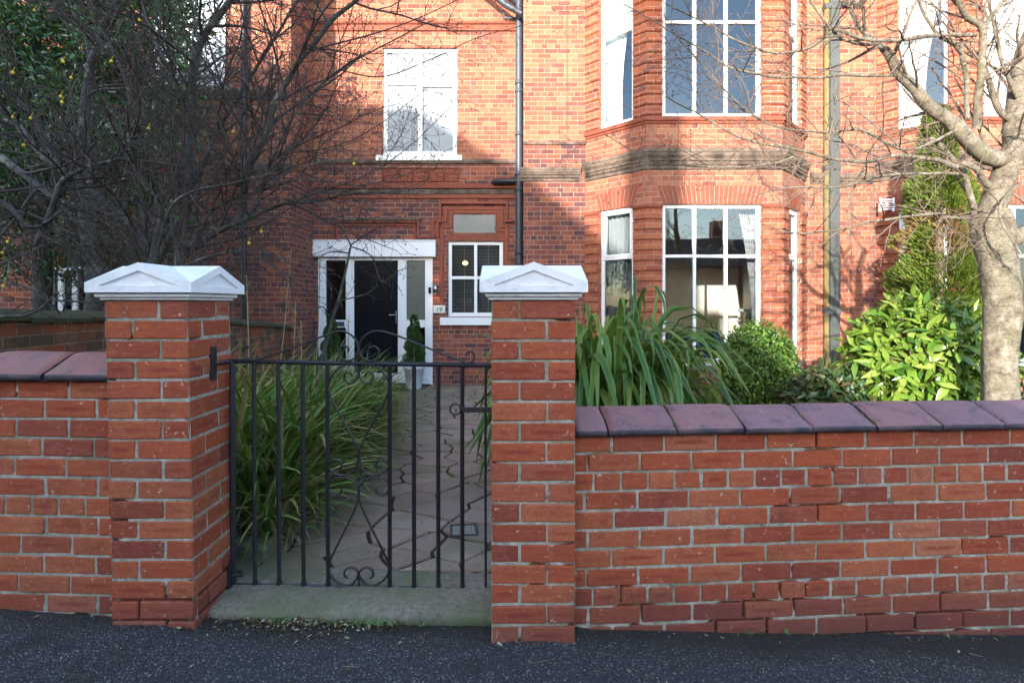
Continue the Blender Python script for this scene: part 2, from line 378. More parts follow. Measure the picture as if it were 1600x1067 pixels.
M = dict(
    brick=mat_front_brick(), mortar=mat_mortar(),
    hb=mat_house_brick('house_brick', S_MAIN, .25), hb_shade=mat_house_brick('shaded_brick', S_DARK, .45), hbp=mat_house_brick('pier_brick', S_PIER, .3),  # second brick is a darker copy with wall shade put into its colour
    opp=mat_house_brick('street_brick', S_DARK, .3), mossw=mat_house_brick('mossy_wall_brick', [(0, (.06, .06, .035)), (.35, (.10, .075, .05)), (.6, (.30, .085, .035)), (.8, (.12, .085, .06)), (1, (.38, .10, .03))], .6, mortar=(.13, .13, .08, 1)),
    terra=mat_simple('terracotta', (.29, .080, .045), .7, .3, 14, .5, .002, isl=.5), soot=mat_simple('sooty_brick', (.24, .175, .135), .85, .2, 4, 1.0, .006, dark=(.010, .011, .014)),
    white=mat_simple('white_plastic', (.80, .81, .82), .35, .5, 3, .06), cap=None,
    black=mat_simple('black_iron', (.012, .014, .022), .42, .5, 60, .3, .001, dark=(.05, .03, .028)), door=mat_simple('black_door', (.006, .007, .010), .35, .12, 8, .1, .0005),
    pipe=mat_simple('blue_grey_paint', (.055, .07, .095), .45, .45, 12, .4), duct=mat_simple('grey_duct', (.075, .085, .085), .6, .3, 5, .4), mosspipe=mat_simple('mossy_pipe', (.22, .16, .06), .8, .2, 6, .8, .003, dark=(.08, .10, .07)),
    asphalt=mat_asphalt(), stone=mat_stone(), paving=mat_paving(), soil=mat_simple('soil', (.055, .04, .028), .95, .1, 30, .7, .02, bs=1), joint=mat_simple('joint_grit', (.050, .042, .030), .95, .1, 60, .7, .01, bs=1),
    coping=None, glass=mat_glass(), chrome=mat_simple('steel', (.5, .5, .5), .25, .5, 20, .1, metal=1.0),
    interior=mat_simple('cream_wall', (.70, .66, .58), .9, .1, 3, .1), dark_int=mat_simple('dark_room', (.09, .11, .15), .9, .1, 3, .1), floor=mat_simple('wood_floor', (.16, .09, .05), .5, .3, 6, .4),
    curtain=mat_simple('curtain_cloth', (.78, .78, .75), .9, .1, 6, .15), greycurt=mat_simple('grey_curtain', (.34, .36, .38), .9, .1, 6, .3), sofa=mat_simple('blue_cloth', (.02, .06, .16), .9, .1, 20, .3), wood=mat_simple('orange_wood', (.35, .16, .05), .5, .4, 10, .4),
    slate=mat_simple('slate', (.06, .065, .075), .6, .3, 4, .5, .01), pot=mat_simple('pot_metal', (.56, .62, .70), .45, .45, 5, .2, .002),
    plaque=mat_simple('grey_render', (.30, .30, .27), .8, .2, 4, .5), sign=mat_simple('sign_ceramic', (.62, .72, .68), .3, .5, 8, .08), signtext=mat_simple('sign_ink', (.02, .02, .03), .4, .4),
    obscure=mat_obscure('frosted_glass', (.09, .13, .18, 1), (.22, .27, .33, 1), 45), darkobs=mat_obscure('patterned_glass', (.03, .038, .035, 1), (.16, .18, .15, 1), 60),
    barkL=mat_bark('grey_bark', (.028, .027, .025), (.065, .064, .062), (.12, .125, .125)), barkT=mat_simple('dark_twig', (.06, .045, .038), .6, .3, 9, .6, .002, dark=(.025, .02, .02)),
    barkR=mat_bark('pale_bark', (.10, .08, .055), (.24, .20, .145), (.38, .33, .25), True, .3), twigR=mat_simple('brown_twig', (.20, .15, .11), .6, .3, 7, .7, .002, dark=(.09, .055, .05)),
    leaf_ev=mat_leaf('evergreen_leaf', [(.010, .04, .016, 1), (.03, .10, .025, 1), (.08, .17, .04, 1), (.02, .07, .06, 1)], .25, .6, .15),
    leaf_box=mat_leaf('box_leaf', [(.03, .085, .012, 1), (.06, .14, .02, 1), (.12, .22, .03, 1), (.16, .26, .05, 1)], .4, .45, .2),
    leaf_laurel=mat_leaf('laurel_leaf', [(.05, .13, .02, 1), (.12, .24, .025, 1), (.22, .34, .05, 1), (.30, .38, .07, 1), (.10, .20, .03, 1)], .22, .5, .25),
    leaf_low=mat_leaf('dark_shrub_leaf', [(.02, .05, .025, 1), (.04, .09, .035, 1), (.09, .14, .03, 1), (.14, .09, .05, 1)], .35, .5, .15),
    leaf_con=mat_leaf('conifer_leaf', [(.04, .08, .010, 1), (.09, .16, .018, 1), (.17, .25, .03, 1), (.14, .11, .04, 1)], .6, .2, .3),
    leaf_top=mat_leaf('topiary_leaf', [(.02, .065, .018, 1), (.045, .12, .03, 1), (.08, .17, .04, 1)], .5, .3, .15),
    blade=mat_leaf('strap_leaf', [(.035, .11, .025, 1), (.07, .18, .035, 1), (.14, .27, .05, 1), (.20, .32, .08, 1), (.36, .33, .14, 1), (.30, .20, .10, 1)], .4, .4, .25),
    phorm=mat_leaf('flax_leaf', [(.012, .060, .030, 1), (.03, .12, .035, 1), (.08, .20, .04, 1), (.26, .32, .07, 1)], .38, .35, .25, edge=(.20, .27, .05)),
    dry=mat_simple('dry_stalk', (.38, .30, .17), .8, .2, 20, .4, isl=.5), fallen=mat_leaf('fallen_leaf', [(.035, .018, .012, 1), (.08, .04, .02, 1), (.12, .08, .04, 1), (.30, .27, .14, 1), (.52, .50, .38, 1)], .7, .2, .1),
    weed=mat_leaf('weed_leaf', [(.06, .16, .05, 1), (.10, .24, .06, 1), (.16, .28, .10, 1)], .5, .3, .25), yellow=mat_simple('yellow_fruit', (.75, .55, .02), .4, .4, 20, .2),
)
def mat_coping(cols=[(0, (.085, .085, .145)), (.25, (.20, .10, .115)), (.5, (.27, .12, .115)), (.7, (.11, .09, .145)), (1, (.28, .125, .12))], name='coping_tile'):
    t = NT(name); i = t.island(); n1 = t.noise(7, 6, .65); n2 = t.noise(80, 5, .7)
    c = t.ramp(i, cols)
    c = t.mix(t.mapr(n1, .48, .68, 0, .6), c, (.075, .07, .105, 1)); c = t.mix(t.mapr(n2, .55, .70, 0, .5), c, (.32, .24, .22, 1))
    c = t.mix(t.mapr(t.noise(18, 6, .7), .62, .72, 0, .7), c, (.03, .028, .032, 1))
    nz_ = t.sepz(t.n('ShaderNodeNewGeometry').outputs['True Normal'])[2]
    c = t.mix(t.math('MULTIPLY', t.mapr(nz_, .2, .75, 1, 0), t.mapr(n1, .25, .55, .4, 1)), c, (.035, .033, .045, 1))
    c = t.mix(t.mapr(t.noise(26, 8, .8, dist=.4), .60, .70, 0, .75), c, (.38, .33, .31, 1))
    c = t.mix(t.mapr(t.noise(3, 7, .75, dist=1.2), .57, .66, 0, .7), c, (.045, .042, .055, 1))
    t.bsdf(c, t.mapr(n2, .3, .7, .45, .75), .45, normal=t.bump(t.math('ADD', n1, t.math('MULTIPLY', n2, .6)), .8, .006)); return t.m
M['coping'] = mat_coping(); M['copingL'] = mat_coping([(0, (.24, .10, .085)), (.5, (.30, .125, .10)), (1, (.26, .11, .095))], 'red_coping_tile')
def mat_cap():
    t = NT('weathered_white_paint'); n1 = t.noise(6, 8, .75, dist=.6); n2 = t.noise(70, 5, .7)
    c = t.mix(t.mapr(n1, .45, .68, 0, .55), (.80, .81, .83, 1), (.50, .52, .50, 1)); c = t.mix(t.mapr(n2, .66, .72, 0, .8), c, (.30, .29, .25, 1))
    c = t.mix(t.mapr(t.noise(16, 8, .8), .64, .70, 0, .7), c, (.24, .23, .18, 1)); t.bsdf(c, .6, .3, normal=t.bump(t.math('ADD', n1, n2), .5, .003)); return t.m
M['cap'] = mat_cap()
M['moss'] = mat_simple('moss', (.10, .13, .02), .95, .1, 120, .6, .004, bs=1)
M['mosscope'] = mat_simple('mossy_coping', (.085, .09, .055), .85, .2, 5, .7, .006, dark=(.04, .05, .02))
def emis(name, col, st):
    t = NT(name); e = t.n('ShaderNodeEmission'); e.inputs[0].default_value = (*col, 1); e.inputs[1].default_value = st; t.l(e.outputs[0], t.out.inputs[0]); return t.m
M['lampglow'] = emis('lamp_glow', (1, .62, .30), .8)

# ------------------------------------------------------------------ ground
def lerp_pts(pts, x):
    if x <= pts[0][0]: return pts[0][1]
    for (a, b), (c, d) in zip(pts, pts[1:]):
        if x <= c: return b+(d-b)*(x-a)/(c-a)
    return pts[-1][1]
GZ = [(-8, .16), (-3, .10), (-1.5, .045), (-1.3, .020), (-.7, -.002), (-.07, -.012), (-.02, .002), (.2, .002), (.4, -.035), (2.4, -.14), (8, -.25)]
def pave_z(x, y): return lerp_pts(GZ, x)
def grid(mb, x0, x1, y0, y1, nx, ny, zf):
    vs_ = []; fs = []
    for j in range(ny+1):
        for i in range(nx+1):
            x = x0+(x1-x0)*i/nx; y = y0+(y1-y0)*j/ny; vs_.append((x, y, zf(x, y)))
    for j in range(ny):
        for i in range(nx):
            a = j*(nx+1)+i; fs.append((a, a+1, a+nx+2, a+nx+1))
    mb.add(vs_, fs, None, True)
g = MB(); grid(g, -600, 600, -600, 600, 2, 2, lambda x, y: -.9); solo('ground', g, M['soil'], kind='structure')
g = MB(); grid(g, -8, 8, -1.2, 2.75, 160, 40, lambda x, y: pave_z(x, y)+.006*noise.noise(Vector((x*1.4, y*1.4, 0)))+.014*max(0, 1-abs(y-2.33)/.13)*(.4+noise.noise(Vector((x*5, y*5, 3)))))
solo('pavement', g, M['asphalt'], kind='structure')
g = MB(); grid(g, -60, 60, -9.5, -1.2, 40, 4, lambda x, y: lerp_pts(GZ, x)-.12); solo('road', g, M['asphalt'], kind='structure')
def path_z(y): return .058-(y-2.7)/7.5*.17
def soil_z(x, y):
    z = -.10+.05*noise.noise(Vector((x*1.2, y*1.2, 0)))+.02*noise.noise(Vector((x*6, y*6, 0)))
    if x < -1.0 and y < 7.5: z += .20*max(0, min(1, (-1.3-x)/.25))*min(1, (7.5-y)/1.0)
    return z if not (-1.45 < x < .12) else z-.12
g = MB(); grid(g, -14, 14, 2.62, 11.0, 180, 60, soil_z); solo('garden_soil', g, M['soil'], kind='structure')
# crazy paving: clipped voronoi cells in the path, sunk joints between
def clip(poly, a, b, c):   # keep a*x+b*y<=c
    out = []
    for i in range(len(poly)):
        p, q = poly[i], poly[(i+1) % len(poly)]; dp = a*p[0]+b*p[1]-c; dq = a*q[0]+b*q[1]-c
        if dp <= 0: out.append(p)
        if (dp < 0 < dq) or (dq < 0 < dp):
            t_ = dp/(dp-dq); out.append((p[0]+(q[0]-p[0])*t_, p[1]+(q[1]-p[1])*t_))
    return out
rg = random.Random(5); pts = []
X0, X1, Y0, Y1 = -3.75, .62, 2.78, 10.2
for k in range(9000):
    x, y = rg.uniform(X0, X1), rg.uniform(Y0, Y1)
    dmin = .165+.19*max(0, noise.noise(Vector((x*1.1, y*1.1, 9)))+.25)
    if all(((x-a)*.72)**2+((y-b)*1.25)**2 > dmin*dmin for a, b in pts): pts.append((x, y))
    if len(pts) > 520: break
g = MB()
for (x, y) in pts:
    if x < -1.6 and y < 6.0: continue
    poly = [(X0, Y0), (X1, Y0), (X1, Y1), (X0, Y1)]
    for (a, b) in pts:
        dx, dy = a-x, b-y; d2 = dx*dx+dy*dy
        if 0 < d2 < 2.5:
            d = math.sqrt(d2); gap = .011+.005*noise.noise(Vector(((x+a)*3, (y+b)*3, 2))); poly = clip(poly, dx/d, dy/d, (dx*(x+a)/2+dy*(y+b)/2)/d-gap)
        if len(poly) < 3: break
    if len(poly) < 3: continue
    # wobbling edge points
    pl = []
    for i in range(len(poly)):
        p, q = poly[i], poly[(i+1) % len(poly)]; L = math.dist(p, q); m = max(1, int(L/.07))
        for k in range(m):
            t_ = k/m; px_, py_ = p[0]+(q[0]-p[0])*t_, p[1]+(q[1]-p[1])*t_
            w = .009; pl.append((px_+w*noise.noise(Vector((px_*17, py_*17, 1))), py_+w*noise.noise(Vector((px_*17, py_*17, 7)))))
    zb = rg.uniform(-.001, .007); tx, ty = rg.uniform(-.012, .012), rg.uniform(-.012, .012)
    zf = lambda px_, py_: path_z(py_)+zb+(px_-x)*tx+(py_-y)*ty
    top = [(px_*.985+x*.015, py_*.985+y*.015, zf(px_, py_)) for px_, py_ in pl]; bot = [(px_, py_, zf(px_, py_)-.008) for px_, py_ in pl]; b2 = [(px_, py_, zf(px_, py_)-.05) for px_, py_ in pl]
    n = len(pl); g.add(top+bot+b2, [tuple(range(n))]+[(n+i, n+(i+1) % n, (i+1) % n, i) for i in range(n)]+[(2*n+i, 2*n+(i+1) % n, n+(i+1) % n, n+i) for i in range(n)])
solo('garden_path', g, M['paving'], kind='structure')
g = MB(); grid(g, -1.6, X1, 2.76, 6.0, 40, 60, lambda x, y: path_z(y)-.0085+.006*noise.noise(Vector((x*20, y*20, 0))))
grid(g, X0, X1, 6.0, 10.3, 60, 60, lambda x, y: path_z(y)-.0085+.006*noise.noise(Vector((x*20, y*20, 0))))
solo('path_joints', g, M['joint'], kind='structure')

# ------------------------------------------------------------------ front walls
CH = .086
def mortar_sheet(mb, p0, p1, z0, z1, back=.0042, amp=.0024, step=.012, seed=0, zlow=0.0):
    d = Vector((p1[0]-p0[0], p1[1]-p0[1])); W = d.length; d = d/W; n = Vector((d.y, -d.x))
    nu = max(2, int(W/step)); nz = max(2, int((z1-z0)/step)); vs_ = []; fs = []
    for j in range(nz+1):
        for i in range(nu+1):
            u = W*i/nu; z = z0+(z1-z0)*j/nz
            b = -back+amp*(noise.noise(Vector((u*28+seed, z*28, 0)))+.6*noise.noise(Vector((u*90+seed, z*90, 5))))
            q_ = noise.noise(Vector((u*3.1+seed, z*5, 11)))+max(0, (zlow+.30-z)/.30)*.45+.35*noise.noise(Vector((u*11+seed, z*16, 3)))
            if q_ > .38: b -= .022*min(1, (q_-.38)*8)
            vs_.append((p0[0]+d.x*u+n.x*b, p0[1]+d.y*u+n.y*b, z))
    for j in range(nz):
        for i in range(nu):
            a = j*(nu+1)+i; fs.append((a, a+1, a+nu+2, a+nu+1))
    mb.add(vs_, fs, None, True)
def brick_row(mb, p0, d, n, us, z0, z1, rng, depth=.10):
    for a, b in us:
        pr = rng.uniform(-.002, .003)
        mb.obox((p0[0], p0[1], 0), d, n, a+rng.uniform(0, .002), b-rng.uniform(0, .002), -depth, pr, z0+rng.uniform(0, .0025), z1-rng.uniform(0, .0025), .0045, .0014, rng)
def front_wall(name, label, p0, p1, ztop, zbot, header_rows, seed, thick=.23, phase=0.0):
    rng = random.Random(seed); t = thing(name, label, 'wall', (p0[0], p0[1], 0))
    d = Vector((p1[0]-p0[0], p1[1]-p0[1])); W = d.length; d = d/W; n = Vector((d.y, -d.x)); mb = MB()
    z = ztop; r = 0
    while z > zbot:
        us = []
        if r in header_rows:
            u = -rng.uniform(.0, .05); L = .1155
        else:
            u = -(.12 if r % 2 else 0)-phase-.239+rng.uniform(-.012, .012); L = .231
        while u < W:
            a, b = max(u, 0), min(u+L, W)
            if b-a > .02: us.append((a, b))
            u += L+.0085+rng.uniform(-.0015, .0015)
        brick_row(mb, p0, d, n, us, z-CH+.0082, z, rng); z -= CH; r += 1
    bw = part('brickwork', mb, M['brick'], t)
    mb = MB(); mortar_sheet(mb, p0, p1, zbot, ztop, seed=seed)
    mb.obox((p0[0], p0[1], 0), d, n, 0, W, -thick, -.03, zbot, ztop)
    part('mortar', mb, M['mortar'], t); return t, d, n, W
def coping(t, p0, d, n, W, z, tile, offs, back=.255, rise=.085, lip=.035, rng=None):
    u = -offs; first = True
    while u < W:
        a = max(u, 0)+.004; b = min(u+tile, W)-.004
        if b-a > .03:
            mb = MB(); j = rng.uniform(-.004, .004); pj = rng.uniform(-.006, .006)
            prof = [(-.12, z-.004), (.040+pj, z), (.052+pj, z+.008), (.052+pj, z+lip-.006), (.044+pj, z+lip), (-.02+pj, z+lip+.028+j), (-.10, z+lip+rise*.72+j), (-.135, z+lip+rise*.80+j), (-.20, z+lip+rise*.6+j), (-.29, z+lip), (-.29, z)]
            K = len(prof); ns = 7; vs_ = []
            for i in range(ns+1):
                uu = a+(b-a)*i/ns; edge = .0035 if i in (0, ns) else 0
                for k, (o, zz) in enumerate(prof):
                    q = noise.noise(Vector((uu*7+seed_c[0], k*.8, z*9)))*.0035
                    ed = q*2 if i in (0, ns) else 0
                    vs_.append((p0[0]+d.x*(uu+ed)+n.x*(o+q-edge), p0[1]+d.y*(uu+ed)+n.y*(o+q-edge), zz+q-edge))
            fs = [(i*K+k, (i+1)*K+k, (i+1)*K+k+1, i*K+k+1) for i in range(ns) for k in range(K-1)]
            mb.add(vs_, fs, None, True); mb.add(vs_[:K], [tuple(range(K))]); mb.add(vs_[-K:], [tuple(range(K))[::-1]])
            # weld-free caps get the same island colour from a merged mesh below
            o = part('coping_tile', mb, M['coping' if z < 1 else 'copingL'], t)
            import bmesh as _b
            bm = _b.new(); bm.from_mesh(o.data); _b.ops.remove_doubles(bm, verts=bm.verts, dist=1e-5); bm.to_mesh(o.data); bm.free()
            for pl_ in o.data.polygons: pl_.use_smooth = len(pl_.vertices) == 4
            tile_cols.append(o)
        u += tile
    mb = MB()
    mb.obox((p0[0], p0[1], 0), d, n, 0, W, -.28, .02, z+.002, z+.02)
    rr = rng
    u = -offs
    while u < W:
        if u > 0:
            for k in range(46):
                q = rr.random(); o = .035-.16*q; zz = z+lip+q*rise*.72+.0
                if rr.random() < .75*(.35+.65*noise.noise(Vector((u*3, q*3, 1)))+.2):
                    s_ = rr.uniform(.003, .0065); c = Vector((p0[0]+d.x*(u+rr.uniform(-.004, .004))+n.x*o, p0[1]+d.y*(u)+n.y*o, zz+rr.uniform(-.004, .001)))
                    mb.lathe(c, [(0.0001, -s_), (s_, -s_*.3), (s_*.7, s_*.5), (0.0001, s_*.8)], 5)
        u += tile
    part('coping_bed', mb, M['moss'], t)
seed_c = [0.0]; tile_cols = []
# right-hand wall
pR0, pR1 = (XX(896, 2.40), 2.405), (6.2, 2.405+.068*(6.2-.28))
wt, d_, n_, W_ = front_wall('street_wall', 'long low red brick wall right of the gate with purple sloping coping', pR0, pR1, .842, -.36, (2, 8), 11, phase=.06)
coping(wt, pR0, d_, n_, W_, .846, .312, .165, rng=random.Random(3))
# left-hand wall
pL0, pL1 = (-5.2, 2.526), (-1.70, 2.358)
wt, d_, n_, W_ = front_wall('street_wall', 'short red brick wall left of the left gate pillar, higher than the right wall', pL0, pL1, 1.092, -.02, (6, ), 12, phase=.1)
coping(wt, pL0, d_, n_, W_, 1.096, .36, .068, back=.25, rise=.095, rng=random.Random(4))

def pillar(label, x0, y0, ztop, zbot, lean, seed):
    rng = random.Random(seed); S = .354; t = thing('gate_pillar', label, 'gate pillar', (x0+S/2, y0+S/2, 0))
    mb = MB(); z = ztop; r = 0; b = .0105; st = .2290
    while z > zbot:
        k = (ztop-z)/(ztop-.05); ox = x0+lean*k
        # pinwheel of 1.5 x 1.5 brick courses
        hd = S-st-b
        if r % 2 != (seed % 2):
            bx = [(0, st, 0, hd), (st+b, S, 0, st), (hd+b, S, st+b, S), (0, hd, hd+b, S)]
        else:
            bx = [(0, hd, 0, st), (hd+b, S, 0, hd), (st+b, S, hd+b, S), (0, st, st+b, S)]
        for (a, c, e, f) in bx:
            jx, jy = rng.uniform(-.003, .003), rng.uniform(-.003, .003)
            mb.box(ox+a+jx, ox+c+jx, y0+e+jy, y0+f+jy, z-CH+.0088+rng.uniform(0, .002), z-rng.uniform(0, .002), .0045, .0014, rng)
        z -= CH; r += 1
    part('brickwork', mb, M['brick'], t)
    mb = MB(); e = .004
    c0 = [(x0+e, y0), (x0+S-e, y0), ]
    def ring(a, b_): 
        mortar_sheet(mb, a, b_, zbot, ztop, back=.0055, amp=.0020, seed=seed*3.3+a[0])
    n0 = len(mb.v); ring((x0, y0), (x0+S, y0)); ring((x0+S, y0), (x0+S, y0+S)); ring((x0+S, y0+S), (x0, y0+S)); ring((x0, y0+S), (x0, y0))
    mb.v = mb.v[:n0]+[(x+lean*(ztop-z)/(ztop-.05), y, z) for x, y, z in mb.v[n0:]]
    mb.box(x0+.01, x0+S-.01, y0+.01, y0+S-.01, ztop-.003, ztop+.012)
    part('mortar', mb, M['mortar'], t)
    # cap: stepped slab, cross-gabled block with sunk pediments on each side
    mb = MB(); cx, cy = x0+S/2, y0+S/2; zt = ztop
    def sq(h, z0, z1, bev=.003): mb.box(cx-h, cx+h, cy-h, cy+h, z0, z1, bev, .0012, rng)
    sq(S/2+.012, zt+.004, zt+.015); sq(S/2+.026, zt+.0155, zt+.034, .005)
    H = S/2+.048; z0 = zt+.036; ze = zt+.078; za = zt+.162
    # gable faces with recessed triangle; the roof valleys meet at the middle
    for q in range(4):
        u = Vector((math.cos(q*math.pi/2), math.sin(q*math.pi/2), 0)); n = Vector((u.y, -u.x, 0)); C0 = Vector((cx, cy, 0))
        p = lambda a, b_, z_: C0+u*a+n*b_+Vector((0, 0, z_))
        O_ = [(-H, z0), (H, z0), (H, ze), (0, za), (-H, ze)]
        slope = (za-ze)/H; il = .068; zi = z0+.028
        ztip = za-.034; xi = (ztip-zi)/slope*.98
        I_ = [(-xi, zi), (xi, zi), (0, ztip)]
        V = [p(a, H, z_) for a, z_ in O_]+[p(a, H, z_) for a, z_ in I_]+[p(a*.93, H-.012, zi+(z_-zi)*.93+.002) for a, z_ in I_]+[p(0, H, z0)]
        mb.add(V, [(0, 11, 5), (11, 1, 6), (11, 6, 5), (0, 5, 4), (1, 2, 6), (4, 5, 7), (4, 7, 3), (6, 2, 7), (2, 3, 7), (5, 6, 9, 8), (6, 7, 10, 9), (7, 5, 8, 10), (8, 9, 10)])
        # roof half planes: ridge from gable apex to centre
        mb.add([p(0, H, za), p(H, H, ze), p(0, 0, za)], [(0, 1, 2)]); mb.add([p(0, H, za), p(-H, H, ze), p(0, 0, za)], [(0, 2, 1)])
    mb.add([(cx-H, cy-H, z0), (cx+H, cy-H, z0), (cx+H, cy+H, z0), (cx-H, cy+H, z0)], [(0, 3, 2, 1)])
    part('cap', mb, M['cap'], t); return t
tl = pillar('red brick gate pillar on the left with a white gabled cap and black gate hinges', -1.752, 2.31, 1.443, -.03, .034, 1)
tr_ = pillar('red brick gate pillar on the right of the gate with a white gabled cap', XX(768, 2.275), 2.275, 1.443, -.07, 0, 2)

# step
g = MB(); n_x = 60; prof = [(2.43, -.15), (2.405, -.03), (2.405, .02), (2.412, .042), (2.432, .055), (2.60, .062), (2.80, .062)]
vs_ = []
xa, xb = -1.385, -.08
for i in range(n_x+1):
    x = xa+(xb-xa)*i/n_x
    for k, (y, z) in enumerate(prof):
        q = .007*noise.noise(Vector((x*5, k*.7, 0)))+.004*noise.noise(Vector((x*19, k*1.7, 4))); vs_.append((x, y+q, z-.012*(x+1.385)+q))
K = len(prof); g.add(vs_, [(i*K+k, (i+1)*K+k, (i+1)*K+k+1, i*K+k+1) for i in range(n_x) for k in range(K-1)], None, True)
g.add(vs_[:K], [tuple(range(K))]); g.add(vs_[-K:], [tuple(range(K))[::-1]])
solo('stone_step', g, M['stone'], 'worn green mossy stone step under the iron gate between the pillars', 'step')

# ------------------------------------------------------------------ iron gate
GY = 2.625
gate = thing('iron_gate', 'black wrought iron garden gate with upright bars and scrollwork, closed between the pillars', 'gate', (XX(362, GY), GY, .07))
def gp(px, py, dy=0): v = P(px, py, GY); v.y += dy; return v
def smooth(pts, n=6):
    out = []
    for i in range(len(pts)-1):
        p0 = pts[max(i-1, 0)]; p1 = pts[i]; p2 = pts[i+1]; p3 = pts[min(i+2, len(pts)-1)]
        for k in range(n):
            t_ = k/n; a = [.5*((2*p1[j])+(-p0[j]+p2[j])*t_+(2*p0[j]-5*p1[j]+4*p2[j]-p3[j])*t_*t_+(-p0[j]+3*p1[j]-3*p2[j]+p3[j])*t_**3) for j in range(len(p1))]; out.append(tuple(a))
    out.append(tuple(pts[-1])); return out
topy = lambda px: 563.5+(px-340)/430*7.5
boty = lambda px: 913+(px-362)/400*7.5
g = MB(); g.tube([gp(338, topy(338)), gp(560, topy(560)+.8), gp(768, topy(768))], .0105, 4); part('top_rail', g, M['black'], gate)
g = MB(); g.tube([gp(362, boty(362)), gp(768, boty(768))], .010, 4); part('bottom_rail', g, M['black'], gate)
for i, px in enumerate((363, 397, 435, 473, 511.5, 609, 647, 685, 722.5, 759)):
    w = (.0155 if i == 0 else .0105 if i < 9 else .006)
    g = MB(); dx = (px-560)*(-.0045)
    g.tube([gp(px, topy(px)), gp(px+dx*.5, (topy(px)+boty(px))/2), gp(px+dx*0+1.5*(px < 560), boty(px)-0)], w, 4)
    if i not in (0, 9): g.tube([gp(px+1.5*(px < 560), boty(px)-6), gp(px+1.5*(px < 560), boty(px)+1)], .014, 6)
    part('bar' if i else 'stile', g, M['black'], gate)
def scroll(pl, r=.0050, dy=0.0):
    g = MB(); g.tube([gp(a, b, dy) for a, b in smooth(pl, 7)], r, 5, squash=1.9); part('scroll', g, M['black'], gate)
def mir(pl, c=560.5): return [(2*c-a, b) for a, b in pl]
top = [(404, 562), (450, 546), (495, 529), (520, 520), (533, 517), (547, 522), (557, 533), (560, 545), (557, 557), (547, 563), (536, 561), (529, 552), (530, 544), (537, 540), (544, 544), (544, 550)]
scroll(top)
topR = [(727, 566), (690, 552), (650, 536), (614, 522), (590, 517), (574, 522), (564, 533), (560.5, 545), (565, 557), (575, 563), (586, 562), (592, 553), (591, 545), (584, 541), (577, 544), (575, 551)]
scroll(topR)
scroll([(405, 563), (390, 561), (381, 553), (381, 545), (387, 541), (392, 545)]); scroll([(722, 567), (735, 566), (741, 558), (738, 550), (731, 550), (728, 555)])
lens = [(560, 568), (545, 569), (530, 575), (518, 589), (513, 603), (516, 618), (528, 642), (545, 672), (558, 700), (560, 712), (556, 730), (545, 740), (532, 742), (520, 737), (514, 729), (516, 720), (524, 717), (532, 721), (534, 730), (530, 735)]
scroll(lens); scroll(mir(lens))
inner = [(560, 566), (553, 568), (561, 580), (558, 592), (549, 599), (541, 596), (538, 588), (541, 582), (548, 583)]
inner = [(545, 567), (556, 573), (560, 584), (557, 593), (549, 599), (541, 596), (538, 588), (542, 582), (548, 583), (550, 588)]
scroll(inner); scroll(mir(inner))
low = [(530, 770), (534, 764), (530, 758), (522, 756), (515, 762), (514, 753), (522, 746), (540, 744), (553, 752), (560, 764)]
low2 = [(535, 763), (531, 771), (524, 774), (516, 770), (513, 760), (518, 750), (532, 745), (548, 748), (558, 758), (561, 772), (556, 792), (540, 826), (524, 858), (514, 880), (514, 893), (522, 906), (536, 914), (550, 912), (559, 900), (558, 891), (549, 886), (540, 890), (538, 898), (543, 903)]
scroll(low2); scroll(mir(low2))
g = MB(); g.tube([gp(560.5, 893), gp(560.5, 918)], .006, 6); part('collar', g, M['black'], gate); g = MB(); g.tube([gp(560.5, 536), gp(560.5, 550)], .008, 6); part('collar', g, M['black'], gate); g = MB(); g.tube([gp(560.5, 744), gp(560.5, 752)], .008, 6); part('collar', g, M['black'], gate)
g = MB(); g.obox((0, GY, 0), (1, 0), (0, -1), XX(722, GY), XX(775, GY), .012, .022, ZZ(643, GY), ZZ(635, GY), .002)
ring_ = [gp(712+8.5*math.cos(a/12*2*math.pi), 638+8.5*math.sin(a/12*2*math.pi), -.016) for a in range(13)]; g.tube(ring_, .0045, 6); part('latch', g, M['black'], gate)
for (py0, py1, yy) in ((541, 593, 2.50), (880, 926, 2.60)):
    g = MB(); xs = -1.397+(.002 if py0 < 600 else .03)
    g.obox((xs, yy, 0), (0, 1), (1, 0), -.022, .022, -.001, .012, ZZ(py1, yy), ZZ(py0, yy), .002)
    zc = ZZ((py0+py1)/2-2, yy); zc = gp(362, topy(362)).z if py0 < 600 else zc
    g.tube([(xs+.008, yy, zc), (xs+.02, GY, zc), (xs+.05, GY, zc)], .009, 6); part('hinge', g, M['black'], gate)

